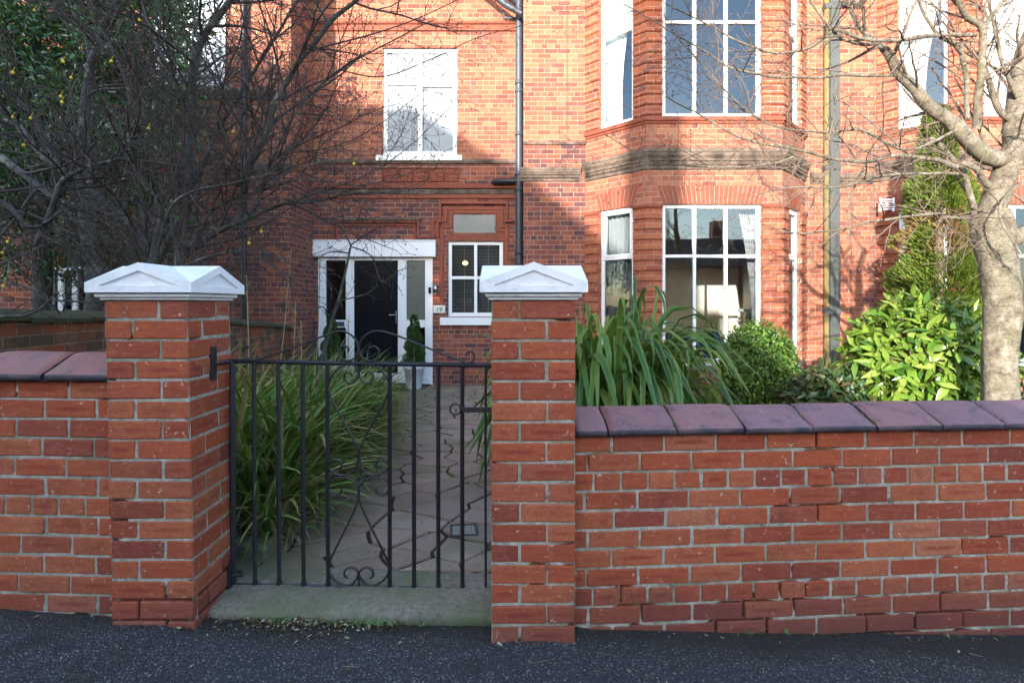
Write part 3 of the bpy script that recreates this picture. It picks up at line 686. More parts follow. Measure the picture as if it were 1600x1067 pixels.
# ------------------------------------------------------------------ house pieces
YM, YR, YB, YN = 9.67, 10.23, 8.79, 9.19
def window(parent, p0, d, u0, u1, z0, z1, cols=(), rows=(), fw=.062, mw=.05, set_=.045, glass=None, extra=None, name='window'):
    """white window frame set back in the wall; cols = fractions, rows = z of transoms"""
    n = (d[1], -d[0]); mb = MB(); D = .06
    def bar(a0, a1, c0, c1, pr=0.0): mb.obox((p0[0], p0[1], 0), d, n, a0, a1, -set_-D, -set_+pr, c0, c1, .006)
    bar(u0, u0+fw, z0, z1); bar(u1-fw, u1, z0, z1); bar(u0+fw+.0005, u1-fw-.0005, z1-fw, z1); bar(u0+fw+.0005, u1-fw-.0005, z0, z0+fw*1.1)
    for r_ in rows: bar(u0+fw*.6, u1-fw*.6, r_-mw/2, r_+mw/2, .004)
    for c in cols: bar(u0+(u1-u0)*c-mw/2, u0+(u1-u0)*c+mw/2, z0+fw*.6, z1-fw*.6, .007)
    if extra:
        for (a0, a1, c0, c1) in extra:
            w = .045; bar(a0, a0+w, c0, c1, .014); bar(a1-w, a1, c0, c1, .014); bar(a0+w+.001, a1-w-.001, c1-w, c1, .0135); bar(a0+w+.001, a1-w-.001, c0, c0+w, .0135)
    w = part(name, mb, M['white'], parent)
    mb = MB(); q = -set_-D*.5; P2 = lambda u, z: (p0[0]+d[0]*u+n[0]*q, p0[1]+d[1]*u+n[1]*q, z)
    mb.face([P2(u0+.02, z0+.02), P2(u1-.02, z0+.02), P2(u1-.02, z1-.02), P2(u0+.02, z1-.02)]); part('pane', mb, glass or M['glass'], w)
    return w
def flat_arch(mb, p0, d, u0, u1, z0, z1, pr=.004, splay=.10, bw=.072):
    n = (d[1], -d[0]); N = max(3, round((u1-u0)/bw)); cx = (u0+u1)/2
    for i in range(N):
        a0, a1 = u0+(u1-u0)*i/N, u0+(u1-u0)*(i+1)/N; gp_ = .0035
        f = lambda a: cx+(a-cx)*(1+2*splay/(u1-u0))
        b0, b1 = f(a0), f(a1)
        lo = [(a0+gp_, z0), (a1-gp_, z0)]; hi = [(b0+gp_, z1), (b1-gp_, z1)]
        q = lambda u, b, z: (p0[0]+d[0]*u+n[0]*b, p0[1]+d[1]*u+n[1]*b, z)
        fr = [q(lo[0][0], pr, z0), q(lo[1][0], pr, z0), q(hi[1][0], pr, z1), q(hi[0][0], pr, z1)]; bk = [q(lo[0][0], -.02, z0), q(lo[1][0], -.02, z0), q(hi[1][0], -.02, z1), q(hi[0][0], -.02, z1)]
        mb.add(fr+bk, [(0, 1, 2, 3), (0, 4, 5, 1), (1, 5, 6, 2), (2, 6, 7, 3), (3, 7, 4, 0)])
def arch_back(mb, p0, d, u0, u1, z0, z1, pr=.001, splay=.1):
    n = (d[1], -d[0]); q = lambda u, z: (p0[0]+d[0]*u+n[0]*pr, p0[1]+d[1]*u+n[1]*pr, z)
    mb.face([q(u0, z0), q(u1, z0), q(u1+splay, z1), q(u0-splay, z1)])
CORN = [(0, 3.62), (.022, 3.63), (.03, 3.655), (.022, 3.68), (.03, 3.69), (.045, 3.80), (.06, 3.82), (.08, 3.845), (.088, 3.885), (.10, 3.90), (.10, 3.945), (.02, 3.975), (0, 3.98)]
def cornice(parent, poly, name='cornice', prof=CORN, dent=(3.70, 3.735), dw=.045):
    mb = MB(); mb.sweep(poly, prof)
    for a, b in zip(poly, poly[1:]):
        L = math.dist(a, b); d = ((b[0]-a[0])/L, (b[1]-a[1])/L); n = (d[1], -d[0]); k = .03
        while k < L-.04:
            mb.obox((a[0], a[1], 0), d, n, k, k+dw*.55, .01, .058, dent[0], dent[1]); mb.obox((a[0], a[1], 0), d, n, k+.01, k+dw*.55+.01, .02, .068, dent[1]+.02, dent[1]+.04); k += dw
    return part(name, mb, M['soot'], parent)
A, B, C, D = (1.324, YM), (2.197, YB), (4.42, YB), (5.27, YM)
def bay(parent, ox, soot=True):
    a, b, c, d = [(q[0]+ox, q[1]) for q in (A, B, C, D)]
    segs = [(a, b, .309, .995), (b, c, .263, 1.886), (c, d, .24, .925)]
    lw = (.467, 3.06); uw = (4.49, 6.95); mb = MB(); uo = 0
    for (p, q, u0, u1) in segs:
        mb.wall(p, q, -.25, 8.0, [(u0, u1, *lw), (u0, u1, *uw)], .12, uo); uo += math.dist(p, q)
    part('bay_wall', mb, M['hb'], parent)
    for k, (p, q, u0, u1) in enumerate(segs):
        L = math.dist(p, q); dd = ((q[0]-p[0])/L, (q[1]-p[1])/L); dv = Vector(dd)
        front = k == 1
        for (z0, z1), tr, up in ((lw, 2.215, 0), (uw, 6.06, 1)):
            if front: window(parent, p, dd, u0, u1, z0, z1, (.333, .652), (tr,))
            else: window(parent, p, dd, u0, u1, z0, z1, (), (tr,), extra=[(u0+.05, u1-.05, tr+.02, z1-.05)])
        ab = MB(); arch_back(ab, p, dd, u0, u1, 3.065, 3.36); part('arch_joint', ab, M['mortar'], parent)
        ab = MB(); flat_arch(ab, p, dd, u0, u1, 3.065, 3.36); part('flat_arch', ab, M['terra'], parent)
    # rusticated piers
    def along(p, q, u): L = math.dist(p, q); return (p[0]+(q[0]-p[0])*u/L, p[1]+(q[1]-p[1])*u/L)
    piers = [[along(a, b, .0), along(a, b, .30)], [along(a, b, 1.003), b, along(b, c, .255)], [along(b, c, 1.894), c, along(c, d, .232)], [along(c, d, .933), along(c, d, 1.22)]]
    for pl in piers:
        for (z0, z1) in ((.43, 3.0), (4.5, 7.0)):
            z = z0; mb = MB()
            while z < z1-.05:
                h = .168; mb.sweep(pl, [(0, z+.004), (.030, z+.026), (.032, z+h-.012), (.0, z+h-.002)]); z += h+.002
            part('pier', mb, M['hbp'], parent)
        mb = MB(); mb.sweep(pl, [(.0, 2.93), (.03, 2.95), (.035, 2.99), (.055, 3.01), (.06, 3.045), (.02, 3.058), (0, 3.06)]); part('impost', mb, M['terra'], parent)
    full = [a, b, c, d]
    cornice(parent, full)
    mb = MB(); mb.sweep(full, [(0, 4.37), (.02, 4.38), (.025, 4.41), (.05, 4.42), (.055, 4.465), (.045, 4.483), (0, 4.487)]); part('sill_course', mb, M['terra'], parent)
    mb = MB(); mb.sweep(full, [(0, .33), (.035, .345), (.04, .39), (.02, .42), (0, .425)]); part('sill_course', mb, M['soot'], parent)
    L = math.dist(b, c); dd = (1, 0); mb = MB(); mb.obox((b[0], b[1], 0), dd, (0, -1), .24, 1.91, -.11, .055, .427, .465, .005); part('sill', mb, M['white'], parent)

house = thing('terraced_house', 'red brick Victorian house numbered 19 with black front door and two storey bay window', 'house', (0, YM, 0))
# recess wall
rx0, rx1 = XX(490, YR), .207
def rh(px0, px1, py0, py1): return (XX(px0, YR)-rx0, XX(px1, YR)-rx0, ZZ(py1, YR), ZZ(py0, YR))
h_up = rh(598, 714, 75, 243); h_dn = rh(700, 786, 377, 495); h_dr = rh(497, 676, 402, 606)
zr_split = ZZ(252, YR)
mb = MB(); mb.wall((rx0, YR), (rx1, YR), zr_split, 8.0, [h_up], .10); part('wall', mb, M['hb'], house)
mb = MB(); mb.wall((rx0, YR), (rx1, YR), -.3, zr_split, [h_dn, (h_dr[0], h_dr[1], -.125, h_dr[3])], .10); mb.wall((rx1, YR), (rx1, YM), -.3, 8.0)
part('wall', mb, M['hb_shade'], house, 'ground floor brick wall around the front door, shade painted in darker purple-red')  # ground floor shade is put into the brick colour
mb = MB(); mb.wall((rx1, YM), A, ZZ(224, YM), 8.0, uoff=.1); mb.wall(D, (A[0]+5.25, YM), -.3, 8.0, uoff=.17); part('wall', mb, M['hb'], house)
mb = MB(); mb.wall((rx1, YM), A, -.3, ZZ(224, YM), uoff=.05); part('wall', mb, M['hb_shade'], house, 'brick wall with painted-in shade between drainpipe and bay window')  # shade below the ledge is painted by the darker brick
bay(house, 0)
O = (rx0, YR); dX = (1, 0); uu = lambda px: XX(px, YR)-rx0; zz = lambda py: ZZ(py, YR)
# upper recess window
w = window(house, O, dX, h_up[0], h_up[1], h_up[2], h_up[3], (.5,), (zz(128),), fw=.085, mw=.09, glass=M['obscure'], extra=[(uu(656), uu(712), h_up[2]+.02, zz(131))])
mb = MB(); mb.obox((O[0], O[1], 0), dX, (0, -1), uu(588), uu(722), -.09, .06, zz(252), zz(243.5), .006); s_ = part('sill', mb, M['white'], house)
mb = MB(); k = uu(588)+.06
while k < uu(720): mb.obox((O[0], O[1], 0), dX, (0, -1), k, k+.006, .04, .0615, zz(251.5), zz(244.5)); k += .075
part('sill_joint', mb, M['black'], s_)
# lower recess window with blinds
w = window(house, O, dX, h_dn[0], h_dn[1], h_dn[2], h_dn[3], (.5,), (zz(434),), fw=.07, mw=.06)
mb = MB(); mb.obox((O[0], O[1], 0), dX, (0, -1), uu(688), uu(800), -.09, .07, zz(508), zz(496), .006); part('sill', mb, M['white'], house)
mb = MB(); k = h_dn[2]+.06
while k < h_dn[3]-.05:
    mb.obox((O[0], O[1], 0), dX, (0, -1), h_dn[0]+.07, h_dn[1]-.07, -.20, -.175, k, k+.0035); k += .028
for c in (.28, .72): 
    u_ = h_dn[0]+(h_dn[1]-h_dn[0])*c; mb.obox((O[0], O[1], 0), dX, (0, -1), u_, u_+.008, -.172, -.17, h_dn[2]+.04, h_dn[3]-.04)
solo('venetian_blind', mb, M['curtain'], 'thin white venetian blind behind the small window right of the front door', 'blind')
mb = MB(); c = P(727, 411, 10.62); mb.lathe(c, [(.001, -.045), (.045, -.035), (.06, 0), (.04, .035), (.001, .045)], 12); solo('pendant_lamp', mb, M['lampglow'], 'small glowing pendant lamp behind the blind of the small window by the front door', 'lamp', loc=tuple(c))
# soldier course, plaque, surround mouldings
mb = MB()
for i in range(17):
    a0 = uu(698)+(uu(789)-uu(698))*i/17; mb.obox((O[0], O[1], 0), dX, (0, -1), a0+.003, a0+.060, -.01, .006, zz(376), zz(365.5), .002)
part('soldier_course', mb, M['terra'], house)
mb = MB(); mb.obox((O[0], O[1], 0), dX, (0, -1), uu(709), uu(773), -.01, .004, zz(364), zz(336)); part('plaque', mb, M['plaque'], house, 'plain grey rendered panel over the small window')
def mould(pl, pr=.05, w=.05, mat='terra', name='moulding'):
    """relief band on the recess wall following a px polyline"""
    mb = MB(); pts_ = [(uu(a), zz(b)) for a, b in pl]
    for k in range(len(pts_)-1):
        (a, b), (c, e) = pts_[k], pts_[k+1]
        u0_, u1_ = min(a, c)-w/2, max(a, c)+w/2; z0_, z1_ = min(b, e)-w/2, max(b, e)+w/2
        pr_ = pr+.0025*(k % 2)
        mb.obox((O[0], O[1], 0), dX, (0, -1), u0_, u1_, -.005, pr_, z0_, z1_, .012)
    part(name, mb, M[mat], house)
mould([(684, 371), (684, 347), (688, 347), (688, 318), (792, 318), (792, 346), (800, 346)], .06, .05)
mould([(676, 372), (676, 345), (696, 345), (696, 326), (784, 326), (784, 354), (792, 354), (792, 372)], .022, .07)
mould([(690, 500), (690, 354), (704, 354), (704, 331), (779, 331), (779, 360), (791, 360), (791, 440)], .008, .075)
mould([(512, 376), (522, 376), (522, 347), (654, 347), (654, 371), (674, 371)], .06, .045)
mould([(527, 375), (527, 352), (648, 352), (648, 376)], .025, .05)
mb = MB(); mb.obox((O[0], O[1], 0), dX, (0, -1), uu(519), uu(658), -.01, .085, zz(345), zz(341.5), .004); part('moulding', mb, M['soot'], house)
# terracotta tiles with a raised leaf relief
rt = random.Random(8)
for i in range(5):
    mb = MB(); a0 = uu(597)+i*(uu(719)-uu(597))/5; a1 = a0+(uu(719)-uu(597))/5-.02; z0_, z1_ = zz(284), zz(262)
    mb.obox((O[0], O[1], 0), dX, (0, -1), a0, a1, -.01, .004, z0_, z1_)
    for (q0, q1, q2, q3) in ((a0, a1, z1_-.02, z1_), (a0, a1, z0_, z0_+.012), (a0, a0+.015, z0_, z1_), (a1-.015, a1, z0_, z1_)): mb.obox((O[0], O[1], 0), dX, (0, -1), q0+.001, q1-.001, .0, .03, q2, q3, .004)
    for k in range(26):
        c = Vector((O[0]+rt.uniform(a0+.03, a1-.03), YR-.008, rt.uniform(z0_+.03, z1_-.035))); th = rt.uniform(0, 6.28); v = Vector((math.cos(th), 0, math.sin(th)))*rt.uniform(.012, .022)
        mb.tube([c-v, c+Vector((0, -.008, 0)), c+v], [.004, .011, .003], 5)
    part('terracotta_tile', mb, M['terra'], house)
# string courses on the recess wall
mb = MB(); mb.sweep([(rx0, YR), (rx1, YR)], [(0, zz(257)), (.03, zz(256)), (.045, zz(253.5)), (.045, zz(251)), (0, zz(249))]); part('string_course', mb, M['soot'], house)
def zc_(z): return zz(312)+(z-3.62)/(.36)*(zz(289)-zz(312))
mb = MB(); mb.sweep([(rx0, YR), (rx1, YR)], [(0, zz(311)), (.03, zz(310)), (.035, zz(305)), (.02, zz(304))]); mb.sweep([(rx0, YR), (rx1, YR)], [(.02, zz(296)), (.06, zz(295)), (.07, zz(290)), (0, zz(287))]); part('string_course', mb, M['terra'], house)
mb = MB(); mb.sweep([(rx0, YR), (rx1, YR)], [(.012, zz(304)), (.012, zz(296))]); k = 0
while k < rx1-rx0-.04:
    mb.obox((O[0], O[1], 0), dX, (0, -1), k, k+.028, .0, .05, zz(303.6), zz(299)); mb.obox((O[0], O[1], 0), dX, (0, -1), k+.02, k+.05, .0, .035, zz(299), zz(296.3)); k += .055
part('dentil_course', mb, M['soot'], house, 'blackened toothed brick band above the front door')
mb = MB(); mb.sweep([(rx0, YR), (rx1, YR)], [(0, zz(50)), (.03, zz(49)), (.04, zz(41)), (.07, zz(39)), (.07, zz(36)), (0, zz(33))]); part('string_course', mb, M['terra'], house)
mb = MB(); mb.sweep([(rx1, YM), A], [(0, ZZ(227, YM)), (.025, ZZ(226.5, YM)), (.03, ZZ(223, YM)), (0, ZZ(222, YM))]); part('string_course', mb, M['soot'], house)
cornice(house, [(rx1-.06, YM), (A[0]-.09, YM)], prof=[(q*.7, 3.63+(z-3.62)*.72) for q, z in CORN], dent=(3.69, 3.72))
cornice(house, [(D[0]+.09, YM), (A[0]+5.25-.09, YM)], prof=[(q*.6, 3.58+(z-3.62)*.6) for q, z in CORN], dent=(3.63, 3.66))
# air brick
mb = MB(); mb.obox((O[0], O[1], 0), dX, (0, -1), uu(764.5), uu(785), -.01, .004, zz(65), zz(50), .003); ab = part('air_brick', mb, M['terra'], house)
mb = MB()
for i in range(6):
    for j in range(2):
        c = (O[0]+uu(768)+i*.037, YR-.0045, zz(61)+j*.085); mb.obox((c[0], c[1], 0), dX, (0, -1), -.011, .011, -.01, .0015, c[2]-.012, c[2]+.022)
part('vent_grid', mb, M['black'], ab)
# door set
zs = -.118
mb = MB(); mb.obox((O[0], O[1], 0), dX, (0, -1), uu(491), uu(681.5), -.05, .10, zz(402), zz(378), .008)
mb.obox((O[0], O[1], 0), dX, (0, -1), uu(491)-.004, uu(681.5)+.004, -.05, .115, zz(378)-.001, zz(377)+.012, .004); part('lintel', mb, M['white'], house)
def fb(a, b, c, d_, pr=0.0, bev=.006): mbf.obox((O[0], O[1], 0), dX, (0, -1), uu(a), uu(b), -.07, pr, c if c < 3 else zz(c), d_ if d_ < 3 else zz(d_), bev)
mbf = MB(); fb(497, 509, zs, 402.5); fb(540, 553, zs, 402.5); fb(621.5, 635, zs, 402.5); fb(664, 676, zs, 402.5); fb(509.1, 539.9, 407, 402.6); fb(553.1, 621.4, 407, 402.6); fb(635.1, 663.9, 407, 402.6)
fb(509.1, 539.9, 512, 500); fb(635.1, 663.9, 512, 500); fb(509.1, 539.9, zs, 570); fb(635.1, 663.9, zs, 570); fb(553.1, 621.4, zs+.0, 583, .02); fb(500, 672, zs, zs+.16, .03)
fr_ = part('door_frame', mbf, M['white'], house)
mb = MB(); mb.obox((O[0], O[1], 0), dX, (0, -1), uu(553), uu(621.5), -.055, -.02, zz(584), zz(407), .004)
def dpan(a, b, c, d_):
    mb.obox((O[0], O[1], 0), dX, (0, -1), uu(a), uu(b), -.03, -.012, zz(c), zz(d_), .006); mb.obox((O[0], O[1], 0), dX, (0, -1), uu(a+2.6), uu(b-2.6), -.03, -.006, zz(c-3), zz(d_+3), .012)
dpan(563, 580.5, 498, 419.5); dpan(595, 612, 498, 419.5); dpan(563, 580.5, 562, 514); dpan(595, 612, 562, 514)
dr = part('front_door', mb, M['door'], house)
mb = MB(); mb.obox((O[0], O[1], 0), dX, (0, -1), uu(617.6), uu(619.6), -.025, -.008, zz(505.5), zz(485), .004); mb.tube([(O[0]+uu(618.6), YR-.0, zz(492)), (O[0]+uu(618.6), YR-.045+.02, zz(492)), (O[0]+uu(608.5), YR-.03, zz(492.2))], .009, 8); part('door_handle', mb, M['chrome'], dr)
mb = MB(); mb.obox((O[0], O[1], 0), dX, (0, -1), uu(513), uu(538), -.01, .008, zz(510), zz(502.5), .003); part('letter_box', mb, M['pipe'], fr_)
for (a, b, c, d_, m_) in ((509, 540, 500, 407, 'glass'), (509, 540, 570, 512, 'glass'), (635, 664, 500, 407, 'darkobs'), (635, 664, 570, 512, 'glass')):
    mb = MB(); mb.face([(O[0]+uu(a)-.01, YR+.03, zz(c)-.01), (O[0]+uu(b)+.01, YR+.03, zz(c)-.01), (O[0]+uu(b)+.01, YR+.03, zz(d_)+.01), (O[0]+uu(a)-.01, YR+.03, zz(d_)+.01)]); part('side_light', mb, M[m_], fr_)
mb = MB(); mb.obox((O[0], O[1], 0), dX, (0, -1), uu(669.5), uu(673.5), -.0, .018, zz(459), zz(449), .006); part('doorbell', mb, M['door'], house)
# wall lamp: steel cylinder open at both ends, lit
mb = MB(); c = Vector((O[0]+uu(681.3), YR-.085, zz(452))); mb.lathe(c, [(.030, -.085), (.036, -.085), (.036, .085), (.030, .085), (.030, .06)], 16); mb.box(c.x-.012, c.x+.012, c.y+.03, YR, c.z-.03, c.z+.03)
wl_ = part('wall_lamp', mb, M['chrome'], house)
mb = MB(); mb.lathe(c, [(.0001, -.05), (.029, -.05)], 14); bg_ = emis('bulb_glow', (1, .55, .25), 22.0); part('bulb', mb, bg_, wl_); mb = MB(); mb.lathe(c, [(.0001, .05), (.029, .05)], 14); part('bulb', mb, bg_, wl_)
mb = MB(); mb.obox((O[0], O[1], 0), dX, (0, -1), uu(677), uu(695.5), .0, .012, zz(489), zz(477), .002); hn = part('house_number', mb, M['sign'], house)
cu = bpy.data.curves.new('digits', 'FONT'); cu.body = '19'; cu.size = .125; cu.align_x = 'CENTER'; cu.extrude = .001; cu.resolution_u = 3
to = bpy.data.objects.new('digits', cu); link(to); dg = bpy.context.evaluated_depsgraph_get(); me = bpy.data.meshes.new_from_object(to.evaluated_get(dg)); bpy.data.objects.remove(to)
me.transform(Matrix.Translation((O[0]+uu(686.2), YR-.0135, zz(486.9)-.0)) @ Matrix.Rotation(R(90), 4, 'X') @ Matrix.Scale(1.0, 4))
me.transform(Matrix.Translation((0, -YM, 0))); me.materials.clear(); me.materials.append(M['signtext']); to = bpy.data.objects.new('digits', me); link(to, hn)
# drainpipes
def pipe_run(name, pts, r, mat, parent, collars=(), sides=14, lab=None):
    mb = MB(); mb.tube(pts, r, sides)
    for c in collars:
        mb.lathe(Vector(c), [(r, -.035), (r*1.22, -.03), (r*1.22, .03), (r, .035)], sides)
    return part(name, mb, mat, parent, lab)
yp = YR-.12; xp = XX(811, yp)
pipe_run('drainpipe', [(xp, yp, -.1), (xp, yp, 7.9)], .066, M['pipe'], house, [(xp, yp, ZZ(q, yp)) for q in (130, 143, 210, 296, 272, 395)], lab='blue-grey drainpipe between the recess and the bay')
mb = MB(); yb_ = yp-.01
mb.tube([(xp-.02, yp, ZZ(283, yp)), (XX(775, yp), yp, ZZ(284, yp)), (XX(771, yp), yp+.10, ZZ(285, yp))], .058, 12); part('waste_pipe', mb, M['black'], house)
mb = MB(); mb.tube([(xp-.02, yp, ZZ(29.5, yp)), (XX(788, yp), yp, ZZ(28.5, yp)), (XX(785.5, yp), yp+.01, ZZ(17, yp))], .024, 10); part('overflow_pipe', mb, M['pipe'], house)
mb = MB(); mb.tube([(xp, yp, ZZ(8, yp)), P(800, -4, yp-.05), P(782, -22, yp-.15), P(760, -40, yp-.3)], .05, 10); mb.tube([P(815, 22, yp-.25), P(790, 8, yp-.25), P(740, -32, yp-.25), P(650, -90, yp-.25)], [.05, .06, .06, .06], 6, squash=1.0)
part('gutter', mb, M['pipe'], house)
mb = MB(); mb.tube([P(798, 408, yp), P(826, 408.5, yp)], .014, 6); mb.tube([P(a, b, yp-.05) for a, b in smooth([(826, 409), (812, 418), (806, 412), (800, 402), (795, 402), (797, 408)], 5)], .008, 5); part('bracket', mb, M['black'], house)
yd = YM-.09
mb = MB(); mb.obox((XX(1297.5, yd), YM, 0), dX, (0, -1), 0, .168, -.005, .10, .42, 8.0, .008)
for q in (486, 262, 10): z_ = ZZ(q, yd); mb.obox((XX(1297.5, yd), YM, 0), dX, (0, -1), -.10, .18, -.004, .115, z_-.05, z_+.05, .006)
part('drainpipe', mb, M['duct'], house, 'flat grey boxed drainpipe right of the bay')
pipe_run('drainpipe', [(XX(1293, yd), YM-.06, .38), (XX(1293, yd), YM-.06, 8.0)], .046, M['mosspipe'], house, [(XX(1293, yd), YM-.06, z_) for z_ in (1.4, 3.9, 6.4)], lab='thin moss-stained pipe beside the boxed drainpipe')
mb = MB(); mb.tube([P(1313, 5, yd), P(1345, 6, yd), P(1356, -8, yd)], .035, 10); part('overflow_pipe', mb, M['duct'], house)
for (px_, dz) in ((886, 0), (1330, 0), (1366, 0)):
    mb = MB(); mb.tube([(XX(px_, YM), YM-.006, 1.2 if px_ > 900 else ZZ(250, YM)), (XX(px_, YM)+.004, YM-.006, 5), (XX(px_, YM), YM-.006, 7.9)], .0045, 5); part('cable', mb, M['pipe'], house)
# roof above the frame
mb = MB(); mb.add([(rx0, YR-.5, 8.0), (6.574, YR-.5, 8.0), (6.574, YR+4.5, 11.5), (rx0, YR+4.5, 11.5), (rx0, YR+9.5, 8.0), (6.574, YR+9.5, 8.0)], [(0, 1, 2, 3), (3, 2, 5, 4)])
mb.add([(rx0, YR+9.4, -.3), (6.574, YR+9.4, -.3), (6.574, YR+9.4, 8), (rx0, YR+9.4, 8)], [(0, 1, 2, 3)]); part('roof', mb, M['slate'], house)

# right neighbour
hr = thing('terraced_house', 'right-hand neighbouring red brick house half hidden behind the pale bare tree', 'house', (6.574, YM, 0), group=None)
bay(hr, 5.25)
mb = MB(); mb.wall((D[0]+5.25, YM), (16, YM), -.3, 8.0); part('wall', mb, M['hb'], hr)
mb = MB(); mb.add([(6.576, YR-.5, 8.0), (16, YR-.5, 8.0), (16, YR+4.5, 11.5), (6.576, YR+4.5, 11.5), (6.576, YR+9.5, 8.0), (16, YR+9.5, 8.0)], [(0, 1, 2, 3), (3, 2, 5, 4)]); part('roof', mb, M['slate'], hr)
# burglar-alarm sized vent grille on the corner
mb = MB(); c = P(1386, 320, 9.45)
for k in range(5): mb.box(c.x-.11, c.x+.11, c.y-.004, c.y+.02, c.z-.09+k*.042, c.z-.09+k*.042+.02, .003)
mb.box(c.x-.13, c.x-.105, c.y-.01, c.y+.03, c.z-.12, c.z+.12, .003); mb.box(c.x+.105, c.x+.13, c.y-.01, c.y+.03, c.z-.12, c.z+.12, .003); part('vent_grille', mb, M['white'], hr)

# left neighbour
hl = thing('terraced_house', 'left-hand neighbouring brick house seen through the dark bare branches', 'house', (rx0, YN, 0))
LX0 = -19.0
un = lambda px: XX(px, YN)-LX0; zn = lambda py: ZZ(py, YN)
holesL = [(un(238), un(352), zn(136), zn(-60)), (un(72), un(140), zn(500), zn(415))]
mb = MB(); mb.wall((LX0, YN), (rx0, YN), zn(256), 8.0, [holesL[0]], .10); mb.wall((rx0, YN), (rx0, YR+.0), zn(256), 8.0, uoff=.12); part('wall', mb, M['hb'], hl)
mb = MB(); mb.wall((LX0, YN), (rx0, YN), -.3, zn(256), [holesL[1]], .10); mb.wall((rx0, YN), (rx0, YR+.0), -.3, zn(256), uoff=.12); part('wall', mb, M['hb_shade'], hl)  # lower wall and return: shade put into the brick colour
window(hl, (LX0, YN), dX, *holesL[0], cols=(.5,), rows=(zn(45),), fw=.09, mw=.08, set_=.03, glass=M['obscure'])
window(hl, (LX0, YN), dX, *holesL[1], cols=(.30, .62), rows=(), fw=.09, mw=.09, set_=.03)
mb = MB(); mb.obox((LX0, YN, 0), dX, (0, -1), un(228), un(360), -.08, .07, zn(143), zn(136.5), .006); part('sill', mb, M['plaque'], hl)
cornice(hl, [(LX0, YN), (rx0-.06, YN)], prof=[(q*.8, zn(158)+(z-3.62)*.5) for q, z in CORN], dent=(zn(155), zn(153)))
mb = MB(); mb.sweep([(un(352)+LX0, YN), (rx0, YN)], [(0, zn(268)), (.04, zn(266)), (.05, zn(258)), (0, zn(254))]); part('string_course', mb, M['soot'], hl)
mb = MB(); yq = YN-.09; xq = XX(381, yq); mb.tube([(xq, yq, -.1), (xq, yq, 8)], .045, 12); part('drainpipe', mb, M['black'], hl)
mb = MB(); mb.tube([P(484, 510, YR-.1), P(486, 600, YR-.1)], .055, 12); mb.lathe(P(484, 524, YR-.1), [(.055, -.03), (.07, -.03), (.07, .03), (.055, .03)], 12); part('drainpipe', mb, M['pipe'], hl)
mb = MB(); mb.add([(LX0, YN-.4, 8.0), (rx0-.003, YN-.4, 8.0), (rx0-.003, YR+4.5, 11.5), (LX0, YR+4.5, 11.5), (rx0-.003, YR+9.5, 8.0), (LX0, YR+9.5, 8)], [(0, 1, 2, 3), (3, 2, 4, 5)]); part('roof', mb, M['slate'], hl)

# interiors (as seen through the panes)
def room(name, label, x0, x1, y0, y1, z0, z1, mw_):
    t = thing(name, label, 'room', (x0, y0, z0)); mb = MB()
    mb.add([(x0, y0, z0), (x0, y1, z0), (x0, y1, z1), (x0, y0, z1)], [(0, 3, 2, 1)]); mb.add([(x1, y0, z0), (x1, y1, z0), (x1, y1, z1), (x1, y0, z1)], [(0, 1, 2, 3)]); mb.add([(x0, y1, z0), (x1, y1, z0), (x1, y1, z1), (x0, y1, z1)], [(0, 1, 2, 3)]); mb.add([(x0, y0, z1), (x0, y1, z1), (x1, y1, z1), (x1, y0, z1)], [(0, 1, 2, 3)])
    part('inner_wall', mb, mw_, t); mb = MB(); mb.add([(x0, y0, z0), (x1, y0, z0), (x1, y1, z0), (x0, y1, z0)], [(0, 1, 2, 3)]); part('floor', mb, M['floor'], t); return t
def bayroom(ox, z0, z1, mw_, label):
    t = thing('room', label, 'room', (A[0]+ox, YM+.15, z0)); mb = MB(); x0, x1, y1 = .9+ox, 5.7+ox, 13.5; k = .13
    pl = [(A[0]+ox+.02, YM+k), (B[0]+ox+.06, YB+k), (C[0]+ox-.06, YB+k), (D[0]+ox-.02, YM+k)]
    ply = [(x0, YM+k), *pl, (x1, YM+k), (x1, y1), (x0, y1)]
    n = len(ply); mb.add([(a, b, z1) for a, b in ply], [tuple(range(n))]); 
    mb.add([(x0, y1, z0), (x1, y1, z0), (x1, y1, z1), (x0, y1, z1)], [(0, 1, 2, 3)]); mb.add([(x0, YM+k, z0), (x0, y1, z0), (x0, y1, z1), (x0, YM+k, z1)], [(0, 1, 2, 3)]); mb.add([(x1, YM+k, z0), (x1, y1, z0), (x1, y1, z1), (x1, YM+k, z1)], [(0, 3, 2, 1)])
    mb.add([(x0, YM+k, z0), (pl[0][0], YM+k, z0), (pl[0][0], YM+k, z1), (x0, YM+k, z1)], [(0, 1, 2, 3)]); mb.add([(x1, YM+k, z0), (pl[3][0], YM+k, z0), (pl[3][0], YM+k, z1), (x1, YM+k, z1)], [(0, 1, 2, 3)])
    part('inner_wall', mb, mw_, t); mb = MB(); mb.add([(a, b, z0) for a, b in ply], [tuple(range(n))]); part('floor', mb, M['floor'], t)
bayroom(0, .1, 3.3, M['interior'], 'cream living room seen through the lower bay window')
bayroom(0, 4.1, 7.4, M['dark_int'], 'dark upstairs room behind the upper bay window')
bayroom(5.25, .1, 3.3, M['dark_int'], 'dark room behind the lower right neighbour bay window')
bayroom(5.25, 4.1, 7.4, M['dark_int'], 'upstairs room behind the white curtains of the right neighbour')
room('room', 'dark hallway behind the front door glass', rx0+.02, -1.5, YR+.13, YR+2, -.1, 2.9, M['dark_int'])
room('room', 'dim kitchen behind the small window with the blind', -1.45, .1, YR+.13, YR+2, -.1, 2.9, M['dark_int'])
room('room', 'dark room behind the lower left neighbour window', LX0+1, XX(170, YN), YN+.15, YN+2, -.1, 2.9, M['dark_int'])
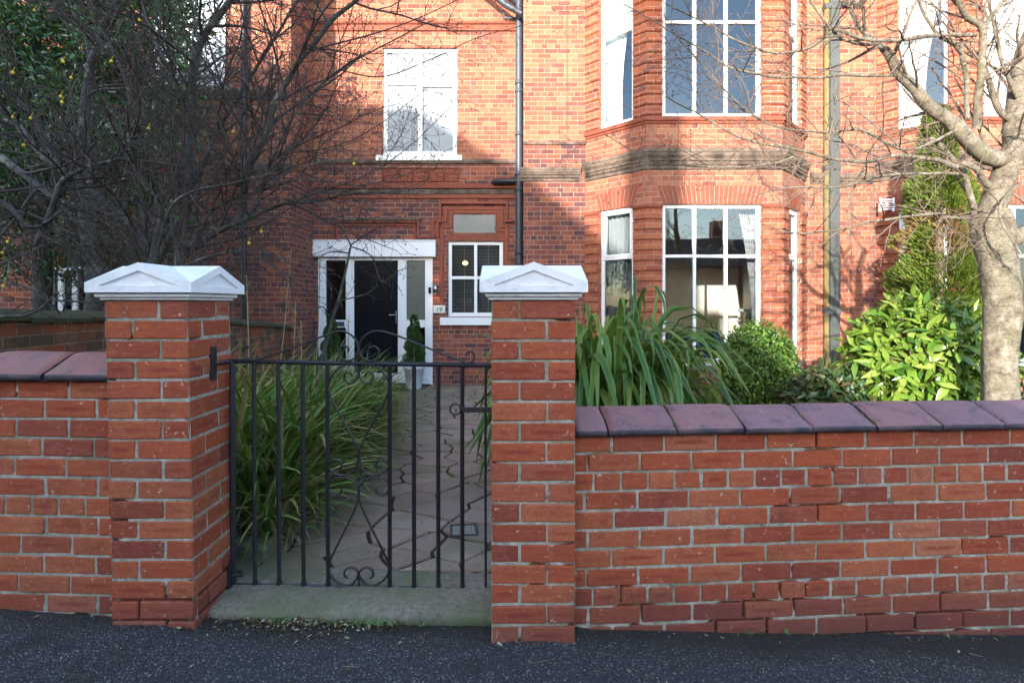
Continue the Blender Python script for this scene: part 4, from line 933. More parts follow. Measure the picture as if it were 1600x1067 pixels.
def curtain(label, p0, p1, z0, z1, mat, amp=.03, waves=9, taper=0.0, side=0):
    """pleated cloth between plan points, optionally drawn in towards one side at the bottom"""
    mb = MB(); nu, nz = waves*8, 14; d = Vector((p1[0]-p0[0], p1[1]-p0[1])); n = Vector((d.y, -d.x)).normalized(); vs_ = []
    for layer in (0, .004):
        for j in range(nz+1):
            v = j/nz; z = z1+(z0-z1)*v; sh = 1-taper*math.sin(min(1, v*1.35)*math.pi/2)
            for i in range(nu+1):
                u = i/nu; uu_ = (u*sh) if side == 0 else 1-(1-u)*sh
                o = amp*math.sin(u*waves*2*math.pi+.4*math.sin(v*5))*(.7+.3*math.sin(v*3))+.01*noise.noise(Vector((u*6, v*6, 0)))
                vs_.append((p0[0]+d.x*uu_+n.x*(o+layer), p0[1]+d.y*uu_+n.y*(o+layer), z))
    S_ = (nu+1)*(nz+1); fs = []
    for L in (0, 1):
        for j in range(nz):
            for i in range(nu):
                a = L*S_+j*(nu+1)+i; fs.append((a, a+1, a+nu+2, a+nu+1) if L else (a, a+nu+1, a+nu+2, a+1))
    mb.add(vs_, fs, None, True); solo('curtain', mb, mat, label, 'curtain', loc=(p0[0], p0[1], z1))
for ox, w0 in ((0, 'upper bay window of number 19'), (5.25, 'upper bay window of the right neighbour')):
    cA = (A[0]+ox+.32, YM-.05); cB = (B[0]+ox-.06, YB+.28)
    curtain('white curtain drawn aside in the left pane, '+w0, cA, cB, 4.3, 7.0, M['curtain'], .02, 9, .45)
    cC = (C[0]+ox+.12, YB+.40); cD = (D[0]+ox-.2, YM+.05)
    curtain('pale curtain in the right side pane, '+w0, cC, cD, 4.3, 7.0, M['curtain'], .02, 7, .2, 1)
curtain('white curtains filling the front pane of the upper window of the right neighbour', (B[0]+5.25+.2, YB+.24), (C[0]+5.25-.2, YB+.24), 4.3, 7.0, M['curtain'], .03, 16)
curtain('grey curtain gathered in the left side pane of the lower bay window', (A[0]+.30, YM-.03), (B[0]-.02, YB+.28), .3, 3.1, M['greycurt'], .03, 8, .2)
curtain('white curtain at the right edge of the lower front bay window', (C[0]-.62, YB+.30), (C[0]-.28, YB+.30), .3, 3.1, M['greycurt'], .025, 5, .75, 1)
# living room furniture
t = thing('sofa', 'dark blue sofa seen low behind the lower bay window', 'sofa', (2.9, 10.2, .1)); mb = MB()
mb.box(2.3, 3.75, 9.75, 10.5, .3, .62, .05); part('seat', mb, M['sofa'], t); mb = MB(); mb.box(2.3, 3.75, 9.62, 9.8, .3, .93, .06); part('backrest', mb, M['sofa'], t); mb = MB(); mb.box(3.76, 3.93, 9.65, 10.5, .12, .78, .05); part('arm', mb, M['sofa'], t)
mb = MB(); mb.box(4.0, 4.3, 9.9, 10.35, .12, .78, .01); mb.box(3.98, 4.32, 9.88, 10.37, .785, .81, .005); solo('side_cabinet', mb, M['wood'], 'small orange wooden cabinet beside the blue sofa', 'cabinet')
t = thing('fireplace', 'white mantelpiece and framed mirror in the living room behind the bay window', 'fireplace', (5.6, 11.5, .1)); mb = MB()
mb.box(5.25, 5.69, 10.9, 11.1, .1, 1.25, .01); mb.box(5.25, 5.69, 11.9, 12.1, .1, 1.25, .01); mb.box(5.25, 5.69, 11.105, 11.895, 1.0, 1.25, .01); part('surround', mb, M['white'], t)
mb = MB(); mb.box(5.12, 5.69, 10.8, 12.2, 1.255, 1.32, .01); part('mantel_shelf', mb, M['white'], t)
mb = MB(); mb.box(4.75, 5.0, 11.2, 11.28, 1.9, 2.3, .01); mb = MB(); mb.box(5.62, 5.68, 11.0, 12.0, 1.4, 2.5, .01); part('mirror_frame', mb, M['door'], t)
mb = MB(); mb.box(2.2, 5.6, 13.3, 13.45, .1, 2.3, .01); solo('bookcase', mb, M['interior'], 'tall pale cupboard along the back wall of the living room', 'cupboard')

# opposite side of the street (casts the shade, shows in the panes)
op = thing('opposite_house', 'dark gabled house across the street, mirrored in the lower bay window', 'house', (-16, -12, 0))
RX, EV, RD = -10.9, 5.55, 10.75; RE = -5.1
mb = MB(); mb.wall((RE, -12.2), (-34, -12.2), -.5, 7.6, [(3+k*4.2, 4.6+k*4.2, 1.0, 2.9) for k in range(6)]+[(3+k*4.2, 4.6+k*4.2, 4.2, 6.0) for k in range(6)], .1)
mb.wall((RE, -17.2), (RE, -12.2), -.5, EV); part('wall', mb, M['opp'], op)
mb = MB(); mb.box(-34, RE-.05, -17.2, -12.6, -.5, EV-.02); part('core', mb, M['dark_int'], op)
mb = MB(); V = [(RE, -12, EV), (RX, -12, RD), (RX, -17.2, RD), (RE, -17.2, EV), (-34, -12, RD), (-34, -17.2, RD), (-34, -12, EV), (-34, -17.2, EV)]
mb.add(V, [(0, 1, 2, 3), (1, 4, 5, 2), (0, 6, 4, 1), (3, 2, 5, 7)]); part('roof', mb, M['slate'], op)
mb = MB(); mb.box(-7.62, -6.92, -15.3, -14.5, 6.0, 13.6); part('chimney', mb, M['opp'], op)
for k in range(6):
    for (a, b) in ((1.0, 2.9), (4.2, 6.0)): window(op, (RE, -12.2), (-1, 0), 3+k*4.2, 4.6+k*4.2, a, b, (.5,), ((a+b)/2+.3,), fw=.09)

op2 = thing('opposite_house', 'low long house across the street, mirrored as a dark roofline in the panes', 'house', (-5, -13, 0))
mb = MB(); mb.wall((26, -13), (-5.0, -13), -.5, 3.7, [(2+k*4.3, 3.9+k*4.3, 1.0, 2.8) for k in range(7)], .1); part('wall', mb, M['opp'], op2)
mb = MB(); mb.box(-4.95, 26, -18.5, -13.3, -.5, 3.6); part('core', mb, M['dark_int'], op2)
mb = MB(); mb.add([(26.2, -12.7, 3.6), (-5.0, -12.7, 3.6), (-5.0, -16, 5.5), (26.2, -16, 5.5), (-5.0, -19, 3.6), (26.2, -19, 3.6)], [(0, 3, 2, 1), (3, 5, 4, 2), (1, 2, 4), (0, 5, 3)]); part('roof', mb, M['slate'], op2)
for k in range(7): window(op2, (26, -13), (-1, 0), 2+k*4.3, 3.9+k*4.3, 1.0, 2.8, (.5,), (2.2,), fw=.09)
for x_ in (12.5, 18.5): mb = MB(); mb.box(x_, x_+.6, -16.4, -15.6, 5.0, 6.6); part('chimney', mb, M['opp'], op2)

# ------------------------------------------------------------------ side garden wall (divides the gardens, falls towards the house)
gw = thing('garden_wall', 'low mossy brick wall dividing the two front gardens, behind the left pillar', 'wall', (-3.5, 3.6, 0))
sp = [(-3.42, 3.2, 1.415), (-3.6, 4.7, 1.37), (-3.70, 6.9, 1.27), (-3.80, 9.15, 1.10)]
mb = MB(); mc = MB(); L = 0
for (a, b) in zip(sp, sp[1:]):
    seg = math.dist(a[:2], b[:2]); za, zb = a[2]-.09, b[2]-.09
    mb.face([(a[0], a[1], -.3), (b[0], b[1], -.3), (b[0], b[1], zb), (a[0], a[1], za)][::-1] if False else [(a[0], a[1], -.3), (b[0], b[1], -.3), (b[0], b[1], zb), (a[0], a[1], za)], [(L, -.3), (L+seg, -.3), (L+seg, zb), (L, za)])
    mb.face([(a[0]-.23, a[1], -.3), (a[0]-.23, a[1], za), (b[0]-.23, b[1], zb), (b[0]-.23, b[1], -.3)], [(L, -.3), (L, za), (L+seg, zb), (L+seg, -.3)])
    L += seg
a = sp[0]; mb.face([(a[0]-.23, a[1], -.3), (a[0], a[1], -.3), (a[0], a[1], a[2]-.09), (a[0]-.23, a[1], a[2]-.09)], [(0, -.3), (.23, -.3), (.23, 1.3), (0, 1.3)])
part('brickwork', mb, M['mossw'], gw)
rr = random.Random(2); y = 3.2
while y < 9.1:
    y2 = y+.33; s_ = lambda yy: (lerp_pts([(p[1], p[0]) for p in sp], yy), lerp_pts([(p[1], p[2]) for p in sp], yy))
    (xa_, za), (xb_, zb) = s_(y), s_(y2-.008); j = rr.uniform(-.006, .006)
    pr = [(.05, -.092), (.055, -.06), (-.02, -.025), (-.115, 0.0), (-.21, -.025), (-.28, -.06), (-.28, -.092)]
    V = [(xa_+o, y, za+q+j) for o, q in pr]+[(xb_+o, y2-.008, zb+q+j) for o, q in pr]; K = len(pr)
    mb = MB(); mb.add(V, [(k, k+1, K+k+1, K+k) for k in range(K-1)]+[(K-1, 0, K, 2*K-1), tuple(range(K))[::-1], tuple(range(K, 2*K))]); part('coping_tile', mb, M['mosscope'], gw); y = y2

# ------------------------------------------------------------------ plants
def leaf(mb, p, d, n, L, W, fold=.25, curl=.2, seg=3):
    """one leaf: two-sided rows of quads with a fold along the midrib; d direction, n rough normal"""
    d = d.normalized(); s = d.cross(n); s = s.normalized() if s.length > 1e-5 else d.orthogonal().normalized(); n = s.cross(d)
    vs_ = []; prof = [.18, .85, 1.0, .62, .08] if seg >= 4 else ([.25, 1.0, .75, .08] if seg == 3 else [.5, 1.0, .1])
    m = len(prof)-1; uv_ = []
    for i, w in enumerate(prof):
        t_ = i/m; c = p+d*(L*t_)-n*(curl*L*t_*t_)
        for k in (-1, 0, 1): vs_.append(c+s*(k*w*W/2)+n*(abs(k)*fold*w*W/2)); uv_.append((.5+k*.5*w, t_))
    fs = []
    for i in range(m):
        for k in (0, 1):
            a = i*3+k; fs.append((a, a+1, a+4, a+3))
    mb.add(vs_, fs, [[uv_[q] for q in f] for f in fs], True)
def rnd_dir(rg_): 
    z = rg_.uniform(-1, 1); a = rg_.uniform(0, 2*math.pi); r_ = math.sqrt(1-z*z); return Vector((r_*math.cos(a), r_*math.sin(a), z))
def blade(mb, p, az, L, W, lean, droop, seg=9, fold=.3, twist=0.0):
    """arching strap leaf"""
    h = Vector((math.cos(az), math.sin(az), 0)); s = Vector((-math.sin(az), math.cos(az), 0)); c = Vector(p); ang = lean; vs_ = []; uv_ = []
    for i in range(seg+1):
        t_ = i/seg; w = W*min(1, .55+t_*1.5)*(1-max(0, (t_-.45)/.55)**1.7*.97)
        d = h*math.sin(ang)+Vector((0, 0, 1))*math.cos(ang); nn = d.cross(s); sp_ = (s*math.cos(twist*t_)+nn*math.sin(twist*t_))
        for k in (-1, 0, 1): vs_.append(c+sp_*(k*w/2)-nn*(abs(k)*fold*w/2)*-1); uv_.append((.5+.5*k, t_))
        c = c+d*(L/seg); ang += droop/seg*(.4+1.3*t_)
    fs = [(i*3+k, i*3+k+1, i*3+k+4, i*3+k+3) for i in range(seg) for k in (0, 1)]
    mb.add(vs_, fs, [[uv_[q] for q in f] for f in fs], True)

def hang_blade(mb, p, az, L, W, lean, ang_end, bend, seg=15, fold=.25, twist=0.0):
    """broad leaf that rises, bends over at `bend` of its length and hangs"""
    h = Vector((math.cos(az), math.sin(az), 0)); s_ = Vector((-math.sin(az), math.cos(az), 0)); c = Vector(p); vs_ = []; uv_ = []
    for i in range(seg+1):
        t_ = i/seg; q = min(1, max(0, (t_-bend+.17)/.34)); q = q*q*(3-2*q); ang = lean+.35*t_+(ang_end-lean)*q
        w = W*min(1, .6+t_*1.2)*(1-max(0, (t_-.55)/.45)**1.8*.97); d = h*math.sin(ang)+Vector((0, 0, 1))*math.cos(ang); nn = d.cross(s_); sp_ = s_*math.cos(twist*t_)+nn*math.sin(twist*t_)
        for k in (-1, 0, 1): vs_.append(c+sp_*(k*w/2)+nn*(abs(k)*fold*w/2)); uv_.append((.5+.5*k, t_))
        c = c+d*(L/seg)
    fs = [(i*3+k, i*3+k+1, i*3+k+4, i*3+k+3) for i in range(seg) for k in (0, 1)]
    mb.add(vs_, fs, [[uv_[q] for q in f] for f in fs], True)

# strap-leaved clump behind the gate
rg = random.Random(21)
t = thing('strap_leaf_plant', 'large clump of green strap leaves beside the path behind the gate', 'plant', (-1.75, 3.9, .1))
mb = MB()
for k in range(1750):
    cy = rg.uniform(3.15, 6.0); cx = -1.33-rg.random()**1.3*.95-(.08*(cy-3.2)); z0 = .08
    az = rg.uniform(-2.2, 1.2) if rg.random() < .8 else rg.uniform(0, 6.28); L = rg.uniform(.6, 1.22)*(1.0 if cy < 4.3 else .9)
    blade(mb, (cx, cy, z0), az, L, rg.uniform(.015, .034), rg.uniform(.02, .45), rg.uniform(.6, 2.3), 9, .25, rg.uniform(-.6, .6))
for k in range(650):
    cy = rg.uniform(2.98, 5.6); blade(mb, (-1.30-rg.random()*.35-(.08*(cy-3.2)), cy, .06), rg.uniform(-1.9, .5), rg.uniform(.45, .9), rg.uniform(.014, .028), rg.uniform(.25, .95), rg.uniform(.8, 1.9), 9, .25, rg.uniform(-.8, .8))
part('foliage', mb, M['blade'], t)
mb = MB()
for k in range(240):
    cy = rg.uniform(3.1, 3.8); blade(mb, (-1.30-rg.random()*.45, cy, .14), rg.uniform(-1.6, .3), rg.uniform(.25, .55), .006, rg.uniform(.6, 1.6), rg.uniform(.4, 1.4), 6)
for (x_, y_, z_, y0_) in ((455, 390, 6, 3.9), (500, 400, 6, 4.4), (462, 470, 5, 4.2), (385, 430, 5, 3.6), (545, 500, 4, 4.6), (470, 500, 4, 4.4)):
    e = P(x_, y_, y0_); b_ = Vector((e.x-.18*rg.uniform(.3, 1.4), y0_, .15)); m_ = (e+b_)/2+Vector((.04, 0, .05)); mb.tube(smooth([tuple(b_), tuple(m_), tuple(e)], 6), [.0045]*6+[.003]*7, 4)
    for k in range(14):
        q = e.lerp(m_, rg.random()*.5); mb.tube([q, q+Vector((rg.uniform(-.05, .05), rg.uniform(-.03, .03), rg.uniform(-.03, .07)))], [.0025, .001], 3)
part('dry_stalk', mb, M['dry'], t)
# path-side grass tufts
mb = MB()
for k in range(520):
    cy = rg.uniform(4.2, 7.6); cx = -1.05-rg.random()*.6-(cy-4.2)*.14; blade(mb, (cx, cy, .02), rg.uniform(-1.8, .8), rg.uniform(.3, .75), .008, rg.uniform(.1, .7), rg.uniform(.6, 2), 7)
solo('grass_tuft', mb, M['blade'], kind='stuff', label='fine green grass spilling over the edge of the path', cat='grass')

# variegated flax behind the right pillar
rg = random.Random(31)
t = thing('flax_plant', 'big flax plant with broad arching yellow-edged leaves behind the right gate pillar', 'plant', (.95, 4.35, -.05)); mb = MB()
for k in range(680):
    az = rg.uniform(0, 2*math.pi); r_ = rg.random()**.6*.36; base = (.70+math.cos(az)*r_*1.55, 4.35+math.sin(az)*r_, -.05)
    az += rg.uniform(-.9, .9); L = rg.uniform(1.1, 2.3)*(1-.30*max(0, -math.cos(az)))*(1-.16*max(0, math.cos(az))); hang_blade(mb, base, az, L, rg.uniform(.038, .064), rg.uniform(.0, .17), rg.uniform(2.0, 3.0), rg.uniform(.46, .82), 15, .25, rg.uniform(-1.2, 1.2))
part('foliage', mb, M['phorm'], t)

# box ball
def shrub(name, label, c, rad, n, L, W, mat, seed, stem=True, seg=3, up=.3, shape=None, inner=.55, cat='shrub'):
    rg_ = random.Random(seed); c = Vector(c); t_ = thing(name, label, cat, (c.x, c.y, c.z-rad[2])); mb = MB()
    for k in range(n):
        d = rnd_dir(rg_); q = rg_.random(); r_ = inner+(1-inner)*q**.5
        bump_ = 1+.13*noise.noise(d*2.3+Vector((seed, 0, 0)))+.10*noise.noise(d*6+Vector((seed, 3, 0)))
        if shape: bump_ *= shape(d)
        p = c+Vector((d.x*rad[0], d.y*rad[1], d.z*rad[2]))*r_*bump_
        if p.z < c.z-rad[2]*.99: continue
        dd = (d*.6+rnd_dir(rg_)*.8+Vector((0, 0, up))).normalized(); nn = (d+rnd_dir(rg_)*.6+Vector((0, 0, .5))).normalized()
        leaf(mb, p, dd, nn, L*rg_.uniform(.45, 1.2), W*rg_.uniform(.6, 1.2), .3, .25, seg)
    part('foliage', mb, mat, t_)
    mb = MB()
    for k in range(14 if stem else 0):
        d = rnd_dir(rg_); d.z = abs(d.z)+.3; d.normalize(); e = c+Vector((d.x*rad[0], d.y*rad[1], d.z*rad[2]))*.85
        b_ = Vector((c.x+rg_.uniform(-.05, .05), c.y+rg_.uniform(-.05, .05), c.z-rad[2]-.1)); m_ = (b_+e)/2+Vector((0, 0, .05)); mb.tube(smooth([tuple(b_), tuple(m_), tuple(e)], 4), [.014, .012, .011, .010, .009, .007, .006, .004, .003], 5)
    if stem: part('stem', mb, M['twigR'], t_)
    return t_
shrub('box_shrub', 'round clipped box shrub in front of the bay window', (XX(1184, 6.9), 6.9, ZZ(572, 6.9)), (.48, .44, .56), 13000, .044, .028, M['leaf_box'], 41, seg=2, inner=.55)
shrub('laurel_shrub', 'bright yellow-green sunlit laurel with large glossy leaves left of the pale tree trunk', (XX(1440, 5.6), 5.6, ZZ(562, 5.6)), (.70, .55, .66), 2300, .175, .062, M['leaf_laurel'], 42, seg=4, up=-.15, inner=.6)
shrub('laurel_shrub', 'dark leafy shrub directly behind and left of the pale tree trunk', (XX(1515, 6.1), 6.1, ZZ(570, 6.1)), (.34, .4, .72), 650, .14, .06, M['leaf_low'], 47, seg=4, up=-.1, inner=.5)
shrub('low_shrub', 'low dark green shrub between the box ball and the laurel', (XX(1300, 5.8), 5.8, ZZ(625, 5.8)), (.42, .4, .36), 1700, .13, .05, M['leaf_low'], 43, seg=3, up=.0, inner=.3)
shrub('low_shrub', 'small leafy ground plant at the foot of the bay window', (XX(1120, 7.6), 7.6, ZZ(618, 7.6)), (.40, .25, .22), 420, .06, .03, M['leaf_box'], 44, seg=2, inner=.2)
shrub('ivy_bush', 'green ivy growing at the right foot of the pale tree trunk', (XX(1612, 5.0), 5.0, ZZ(610, 5.0)), (.22, .3, .34), 600, .06, .05, M['leaf_box'], 45, seg=3, inner=.4)
# columnar conifer
rg = random.Random(51); cy = 8.0; cz0 = -.15; cxx = XX(1466, cy)
t = thing('conifer', 'tall narrow yellow-green conifer with a brown bare patch against the right house', 'tree', (cxx, cy, cz0)); mb = MB(); mbb = MB()
ztop_ = ZZ(172, cy)
for k in range(38000):
    v = rg.random()**.85; z = cz0+.3+(ztop_-cz0-.3)*v; rad_ = .10+.40*math.sin(min(1, (1-v)*1.5)*math.pi/2)
    rad_ *= 1+.45*noise.noise(Vector((v*9, 1, 1))); a = rg.uniform(0, 6.28); q = math.sqrt(rg.random())
    lump = 1+.6*noise.noise(Vector((math.cos(a)*1.5, math.sin(a)*1.5, z*3)))
    if z > 2.15 and z < 2.8 and noise.noise(Vector((math.cos(a)*2, math.sin(a)*2, z*2.5))) > -.12: 
        if rg.random() < .55: continue
        tgt = mbb
    else: tgt = mb
    q = .35+.65*q; p = Vector((cxx+math.cos(a)*rad_*q*lump, cy+math.sin(a)*rad_*q*lump, z)); d = Vector((math.cos(a), math.sin(a), rg.uniform(.3, 2.0)))+rnd_dir(rg)*.5
    leaf(tgt, p, d, Vector((-math.sin(a), math.cos(a), 0))+rnd_dir(rg)*.8, rg.uniform(.045, .10), rg.uniform(.014, .024), .1, .3, 2)
part('foliage', mb, M['leaf_con'], t); part('dead_foliage', mbb, mat_leaf('dead_needles', [(.16, .09, .04, 1), (.26, .16, .07, 1), (.20, .19, .06, 1)], .8, .1, .2), t, 'brown bare patch of the conifer')
mb = MB(); mb.tube([(cxx, cy, cz0-.1), (cxx+.02, cy, 2), (cxx, cy, ztop_-.3)], [.09, .06, .02], 8); part('trunk', mb, M['twigR'], t)
# dark core of branches inside crown so that it stays opaque
# spiral topiary in grey pots
rg = random.Random(61); pp = P(647, 607, 9.75)
def topiary(label, loc, spiral=True):
    t_ = thing('potted_topiary', label, 'potted plant', loc, group='clipped evergreens either side of the front door'); x_, y_, z_ = loc; mb = MB()
    mb.lathe(loc, [(.001, 0), (.125, 0), (.135, .02), (.175, .36), (.195, .365), (.20, .375), (.20, .425), (.185, .43), (.175, .40), (.001, .39)], 28); pt = part('pot', mb, M['pot'], t_)
    mb = MB(); c = Vector((x_-.045, y_-.165, z_+.24)); mb.tube([c+Vector((.04*math.cos(a/16*6.2832), -.003+.001, .04*math.sin(a/16*6.2832))) for a in range(17)], .0035, 5); mb.tube([c+Vector((0, 0, -.02)), c+Vector((.004, 0, .02))], .004, 5); mb.tube([c+Vector((-.012, 0, .012)), c+Vector((0, 0, .02)), c+Vector((.012, 0, .004))], .003, 5); part('emblem', mb, M['pipe'], pt)
    mb = MB()
    for k in range(5200):
        v = rg.random(); z = z_+.41+v*.92; R0 = .205*(1-v)**.8+.035; a = rg.uniform(0, 6.28)
        ph = (a/(2*math.pi)+v*3.6) % 1.0; groove = (.55+.45*min(1, abs(ph-.5)*3.2)) if spiral else 1
        r_ = R0*groove*(.72+.28*math.sqrt(rg.random())); d = Vector((math.cos(a), math.sin(a), .5))+rnd_dir(rg)*.8
        leaf(mb, Vector((x_+math.cos(a)*r_, y_+math.sin(a)*r_, z)), d, rnd_dir(rg), .028, .014, .2, .1, 2)
    part('foliage', mb, M['leaf_top'], t_)
    mb = MB(); mb.tube([(x_, y_, z_+.38), (x_, y_, z_+1.25)], [.018, .006], 6); part('stem', mb, M['twigR'], t_)
topiary('spiral clipped evergreen in a pale grey pot right of the black door', (pp.x, pp.y, path_z(9.75)))
pp = P(517, 600, 9.75); topiary('clipped evergreen in a pot left of the black door, half hidden by strap leaves', (pp.x, pp.y, path_z(9.75)))

# ------------------------------------------------------------------ bare trees
def rot_about(v, ax, a): return Matrix.Rotation(a, 3, ax) @ v
def branch(mb, p, d, L, r0, r1, rg_, seg, wig, up, sides):
    pts_ = [p.copy()]; c = p.copy(); d = d.normalized()
    for i in range(seg):
        d = (d+rnd_dir(rg_)*wig+Vector((0, 0, up))).normalized(); c = c+d*(L/seg); pts_.append(c.copy())
    rad_ = [r0+(r1-r0)*i/seg for i in range(seg+1)]; mb.tube(pts_, rad_, sides, caps=False); return pts_, rad_
def sprout(mbs, pts_, rad_, rg_, level, spec, t0=.1):
    """children along a polyline; spec[level] = (per metre, length, ratio, angle, wiggle, up)"""
    if level >= len(spec): return
    per, Lm, ang, wig, up = spec[level]; Ltot = sum((pts_[i+1]-pts_[i]).length for i in range(len(pts_)-1)); n = max(1, int(per*Ltot*(1-t0)+rg_.random()))
    for k in range(n):
        t_ = t0+(1-t0)*(k+rg_.random())/n; f = t_*(len(pts_)-1); i = min(int(f), len(pts_)-2); fr = f-i; p = pts_[i].lerp(pts_[i+1], fr); tg = (pts_[i+1]-pts_[i]).normalized(); rr_ = rad_[i]+(rad_[i+1]-rad_[i])*fr
        ax = tg.orthogonal().normalized(); ax = rot_about(ax, tg, rg_.uniform(0, 6.283)); d = rot_about(tg, ax, ang*rg_.uniform(.6, 1.35)); d.z += up; d.y *= .85
        L = Lm*rg_.uniform(.45, 1.25)*(1.1-.45*t_); r0 = min(rr_*.7, (.0085, .0045, .0026, .0018)[min(level, 3)]*(.7+.6*rg_.random()) if level else min(rr_*.55, .0125*(.6+.7*rg_.random())))
        seg = (7, 5, 4, 2)[min(level, 3)]; sides = (6, 5, 4, 3)[min(level, 3)]
        cp, cr = branch(mbs[min(level, len(mbs)-1)], p, d, L, r0, max(r0*.35, .0011), rg_, seg, wig, up*.12, sides)
        if level >= 1:
            e = cp[-1]; dd = (cp[-1]-cp[-2]).normalized(); mbs[-1].tube([e-dd*.004, e+dd*.006, e+dd*.016], [.0012, .0036, .0008], 4, caps=False)
        sprout(mbs, cp, cr, rg_, level+1, spec, .12)
def limb(mb, pl, r0, r1, sides=10, rough=.0):
    pts_ = [P(a, b, c) for a, b, c in pl]; sm = [Vector(q) for q in smooth([tuple(q) for q in pts_], 6)]; n = len(sm)
    sm = [q+Vector((noise.noise(q*4), noise.noise(q*4+Vector((9, 0, 0))), noise.noise(q*4+Vector((0, 9, 0)))))*min(.03, r0) for q in sm]
    rad_ = [(r0+(r1-r0)*i/(n-1))*(1+.10*noise.noise(sm[i]*9)+rough*noise.noise(sm[i]*22)) for i in range(n)]; mb.tube(sm, rad_, sides); return sm, rad_

# left tree
rg = random.Random(71)
tb = P(140, 560, 5.0)
t = thing('bare_tree', 'dense dark bare tree with yellow fruit in the left garden, branches over the left pillar', 'tree', (tb.x, 5.0, 0))
mt, ml, m1, m2 = MB(), MB(), MB(), MB()
S = 5.0
limb(mt, [(146, 640, S), (142, 560, S), (146, 440, S), (134, 330, S), (130, 200, S)], .078, .055, 12, .05)
LL = []
LS = .78
def lim(pl, r0, r1, sides=8): LL.append(limb(ml, pl, r0*LS, r1*LS, sides, .03))
lim([(130, 210, S), (140, 120, 4.95), (160, 60, 4.8), (172, 20, 4.7), (180, -60, 4.6)], .060, .035)
lim([(134, 330, S), (100, 270, 4.9), (40, 170, 4.8), (-40, 110, 4.7)], .040, .022)
lim([(270, 620, 4.7), (240, 420, 4.6), (180, 330, 4.5), (90, 260, 4.4), (0, 170, 4.3), (-60, 120, 4.2)], .050, .030)
lim([(235, 600, 4.4), (245, 420, 4.3), (290, 330, 4.2), (297, 200, 4.1), (305, 90, 4.0), (345, 20, 3.9), (390, -50, 3.8)], .050, .026)
lim([(285, 600, 4.0), (278, 405, 3.95), (310, 380, 3.9), (375, 345, 3.8), (430, 322, 3.75), (500, 312, 3.7), (560, 300, 3.65)], .040, .008)
lim([(375, 345, 3.8), (380, 300, 3.78), (395, 250, 3.75), (415, 205, 3.7), (445, 140, 3.65), (480, 80, 3.6), (545, 10, 3.55), (600, -40, 3.5)], .036, .015)
lim([(375, 345, 3.8), (400, 320, 3.78), (430, 240, 3.7), (470, 165, 3.65), (530, 110, 3.6), (600, 70, 3.55), (680, 30, 3.5)], .018, .004)
lim([(220, 520, 3.9), (235, 420, 3.85), (250, 330, 3.8), (225, 290, 3.75), (205, 240, 3.7), (200, 160, 3.65)], .028, .012)
lim([(60, 380, 3.9), (90, 300, 3.85), (110, 275, 3.8), (165, 256, 3.75), (200, 250, 3.7), (280, 258, 3.6)], .026, .009)
lim([(0, 245, 4.0), (60, 290, 3.95), (92, 306, 3.9), (110, 275, 3.85)], .034, .026)
lim([(-60, 290, 3.7), (10, 320, 3.7), (50, 355, 3.7), (100, 330, 3.65)], .030, .010)
lim([(240, 420, 3.7), (265, 330, 3.6), (300, 300, 3.55), (350, 290, 3.5), (430, 270, 3.45), (520, 250, 3.4)], .016, .004)
lim([(260, 430, 3.6), (330, 400, 3.5), (400, 390, 3.45), (450, 410, 3.4)], .012, .004)
lim([(300, 400, 3.9), (330, 330, 3.85), (400, 300, 3.8), (480, 280, 3.75), (560, 290, 3.7), (640, 270, 3.65)], .016, .004)
lim([(290, 330, 4.2), (330, 220, 4.1), (380, 140, 4.0), (430, 60, 3.9), (480, -20, 3.8)], .024, .010)
lim([(180, 330, 4.5), (210, 210, 4.4), (190, 110, 4.3), (150, 30, 4.2), (120, -40, 4.1)], .022, .010)
lim([(140, 420, S), (90, 380, 4.7), (40, 400, 4.4), (-20, 420, 4.2)], .022, .008)
lim([(300, 200, 4.1), (270, 120, 4.0), (230, 40, 3.9), (215, -40, 3.8)], .020, .010)
lim([(95, 490, 3.75), (75, 470, 3.7), (45, 452, 3.68), (0, 440, 3.65), (-40, 430, 3.6)], .010, .006)
lim([(-10, 494, 3.5), (40, 492, 3.5), (70, 475, 3.5), (85, 460, 3.5)], .012, .006); lim([(85, 470, 3.5), (140, 472, 3.5), (200, 463, 3.45)], .009, .004)
specL = [(9.0, .95, .95, .19, .10), (11, .42, .95, .24, .05), (13, .15, .9, .2, .04)]
for (pts_, rad_) in LL: sprout([m1, m2, m2], pts_, rad_, rg, 0, specL, .12)
# stray long shoots reaching over the house front
for (pl, r0) in (([(430, 322, 3.7), (500, 300, 3.6), (570, 275, 3.5), (640, 230, 3.4), (720, 150, 3.3)], .006), ([(480, 80, 3.6), (560, 60, 3.5), (650, 30, 3.4), (760, -20, 3.3)], .007), ([(400, 330, 3.7), (480, 345, 3.6), (560, 330, 3.5), (600, 300, 3.45)], .005),
                 ([(530, 110, 3.6), (600, 120, 3.5), (680, 90, 3.4), (745, 60, 3.35), (840, 35, 3.3)], .005), ([(430, 240, 3.7), (520, 230, 3.6), (600, 190, 3.5), (700, 110, 3.4)], .005), ([(410, 400, 3.5), (440, 430, 3.5), (456, 450, 3.5), (470, 500, 3.5)], .005)):
    p_, r_ = limb(m1, pl, r0, .0018, 5); sprout([m2, m2], p_, r_, rg, 0, [(7, .28, .8, .2, .05), (8, .10, .9, .2, .05)], .15)
part('trunk', mt, M['barkL'], t); part('limb', ml, M['barkL'], t); part('branch', m1, M['barkT'], t); part('twig', m2, M['barkT'], t)
tsave = t
t = thing('bare_shrub', 'thicket of fine bare twigs behind the low mossy garden wall', 'shrub', (-3.6, 6.2, -.1)); q0, q1, q2 = MB(), MB(), MB()
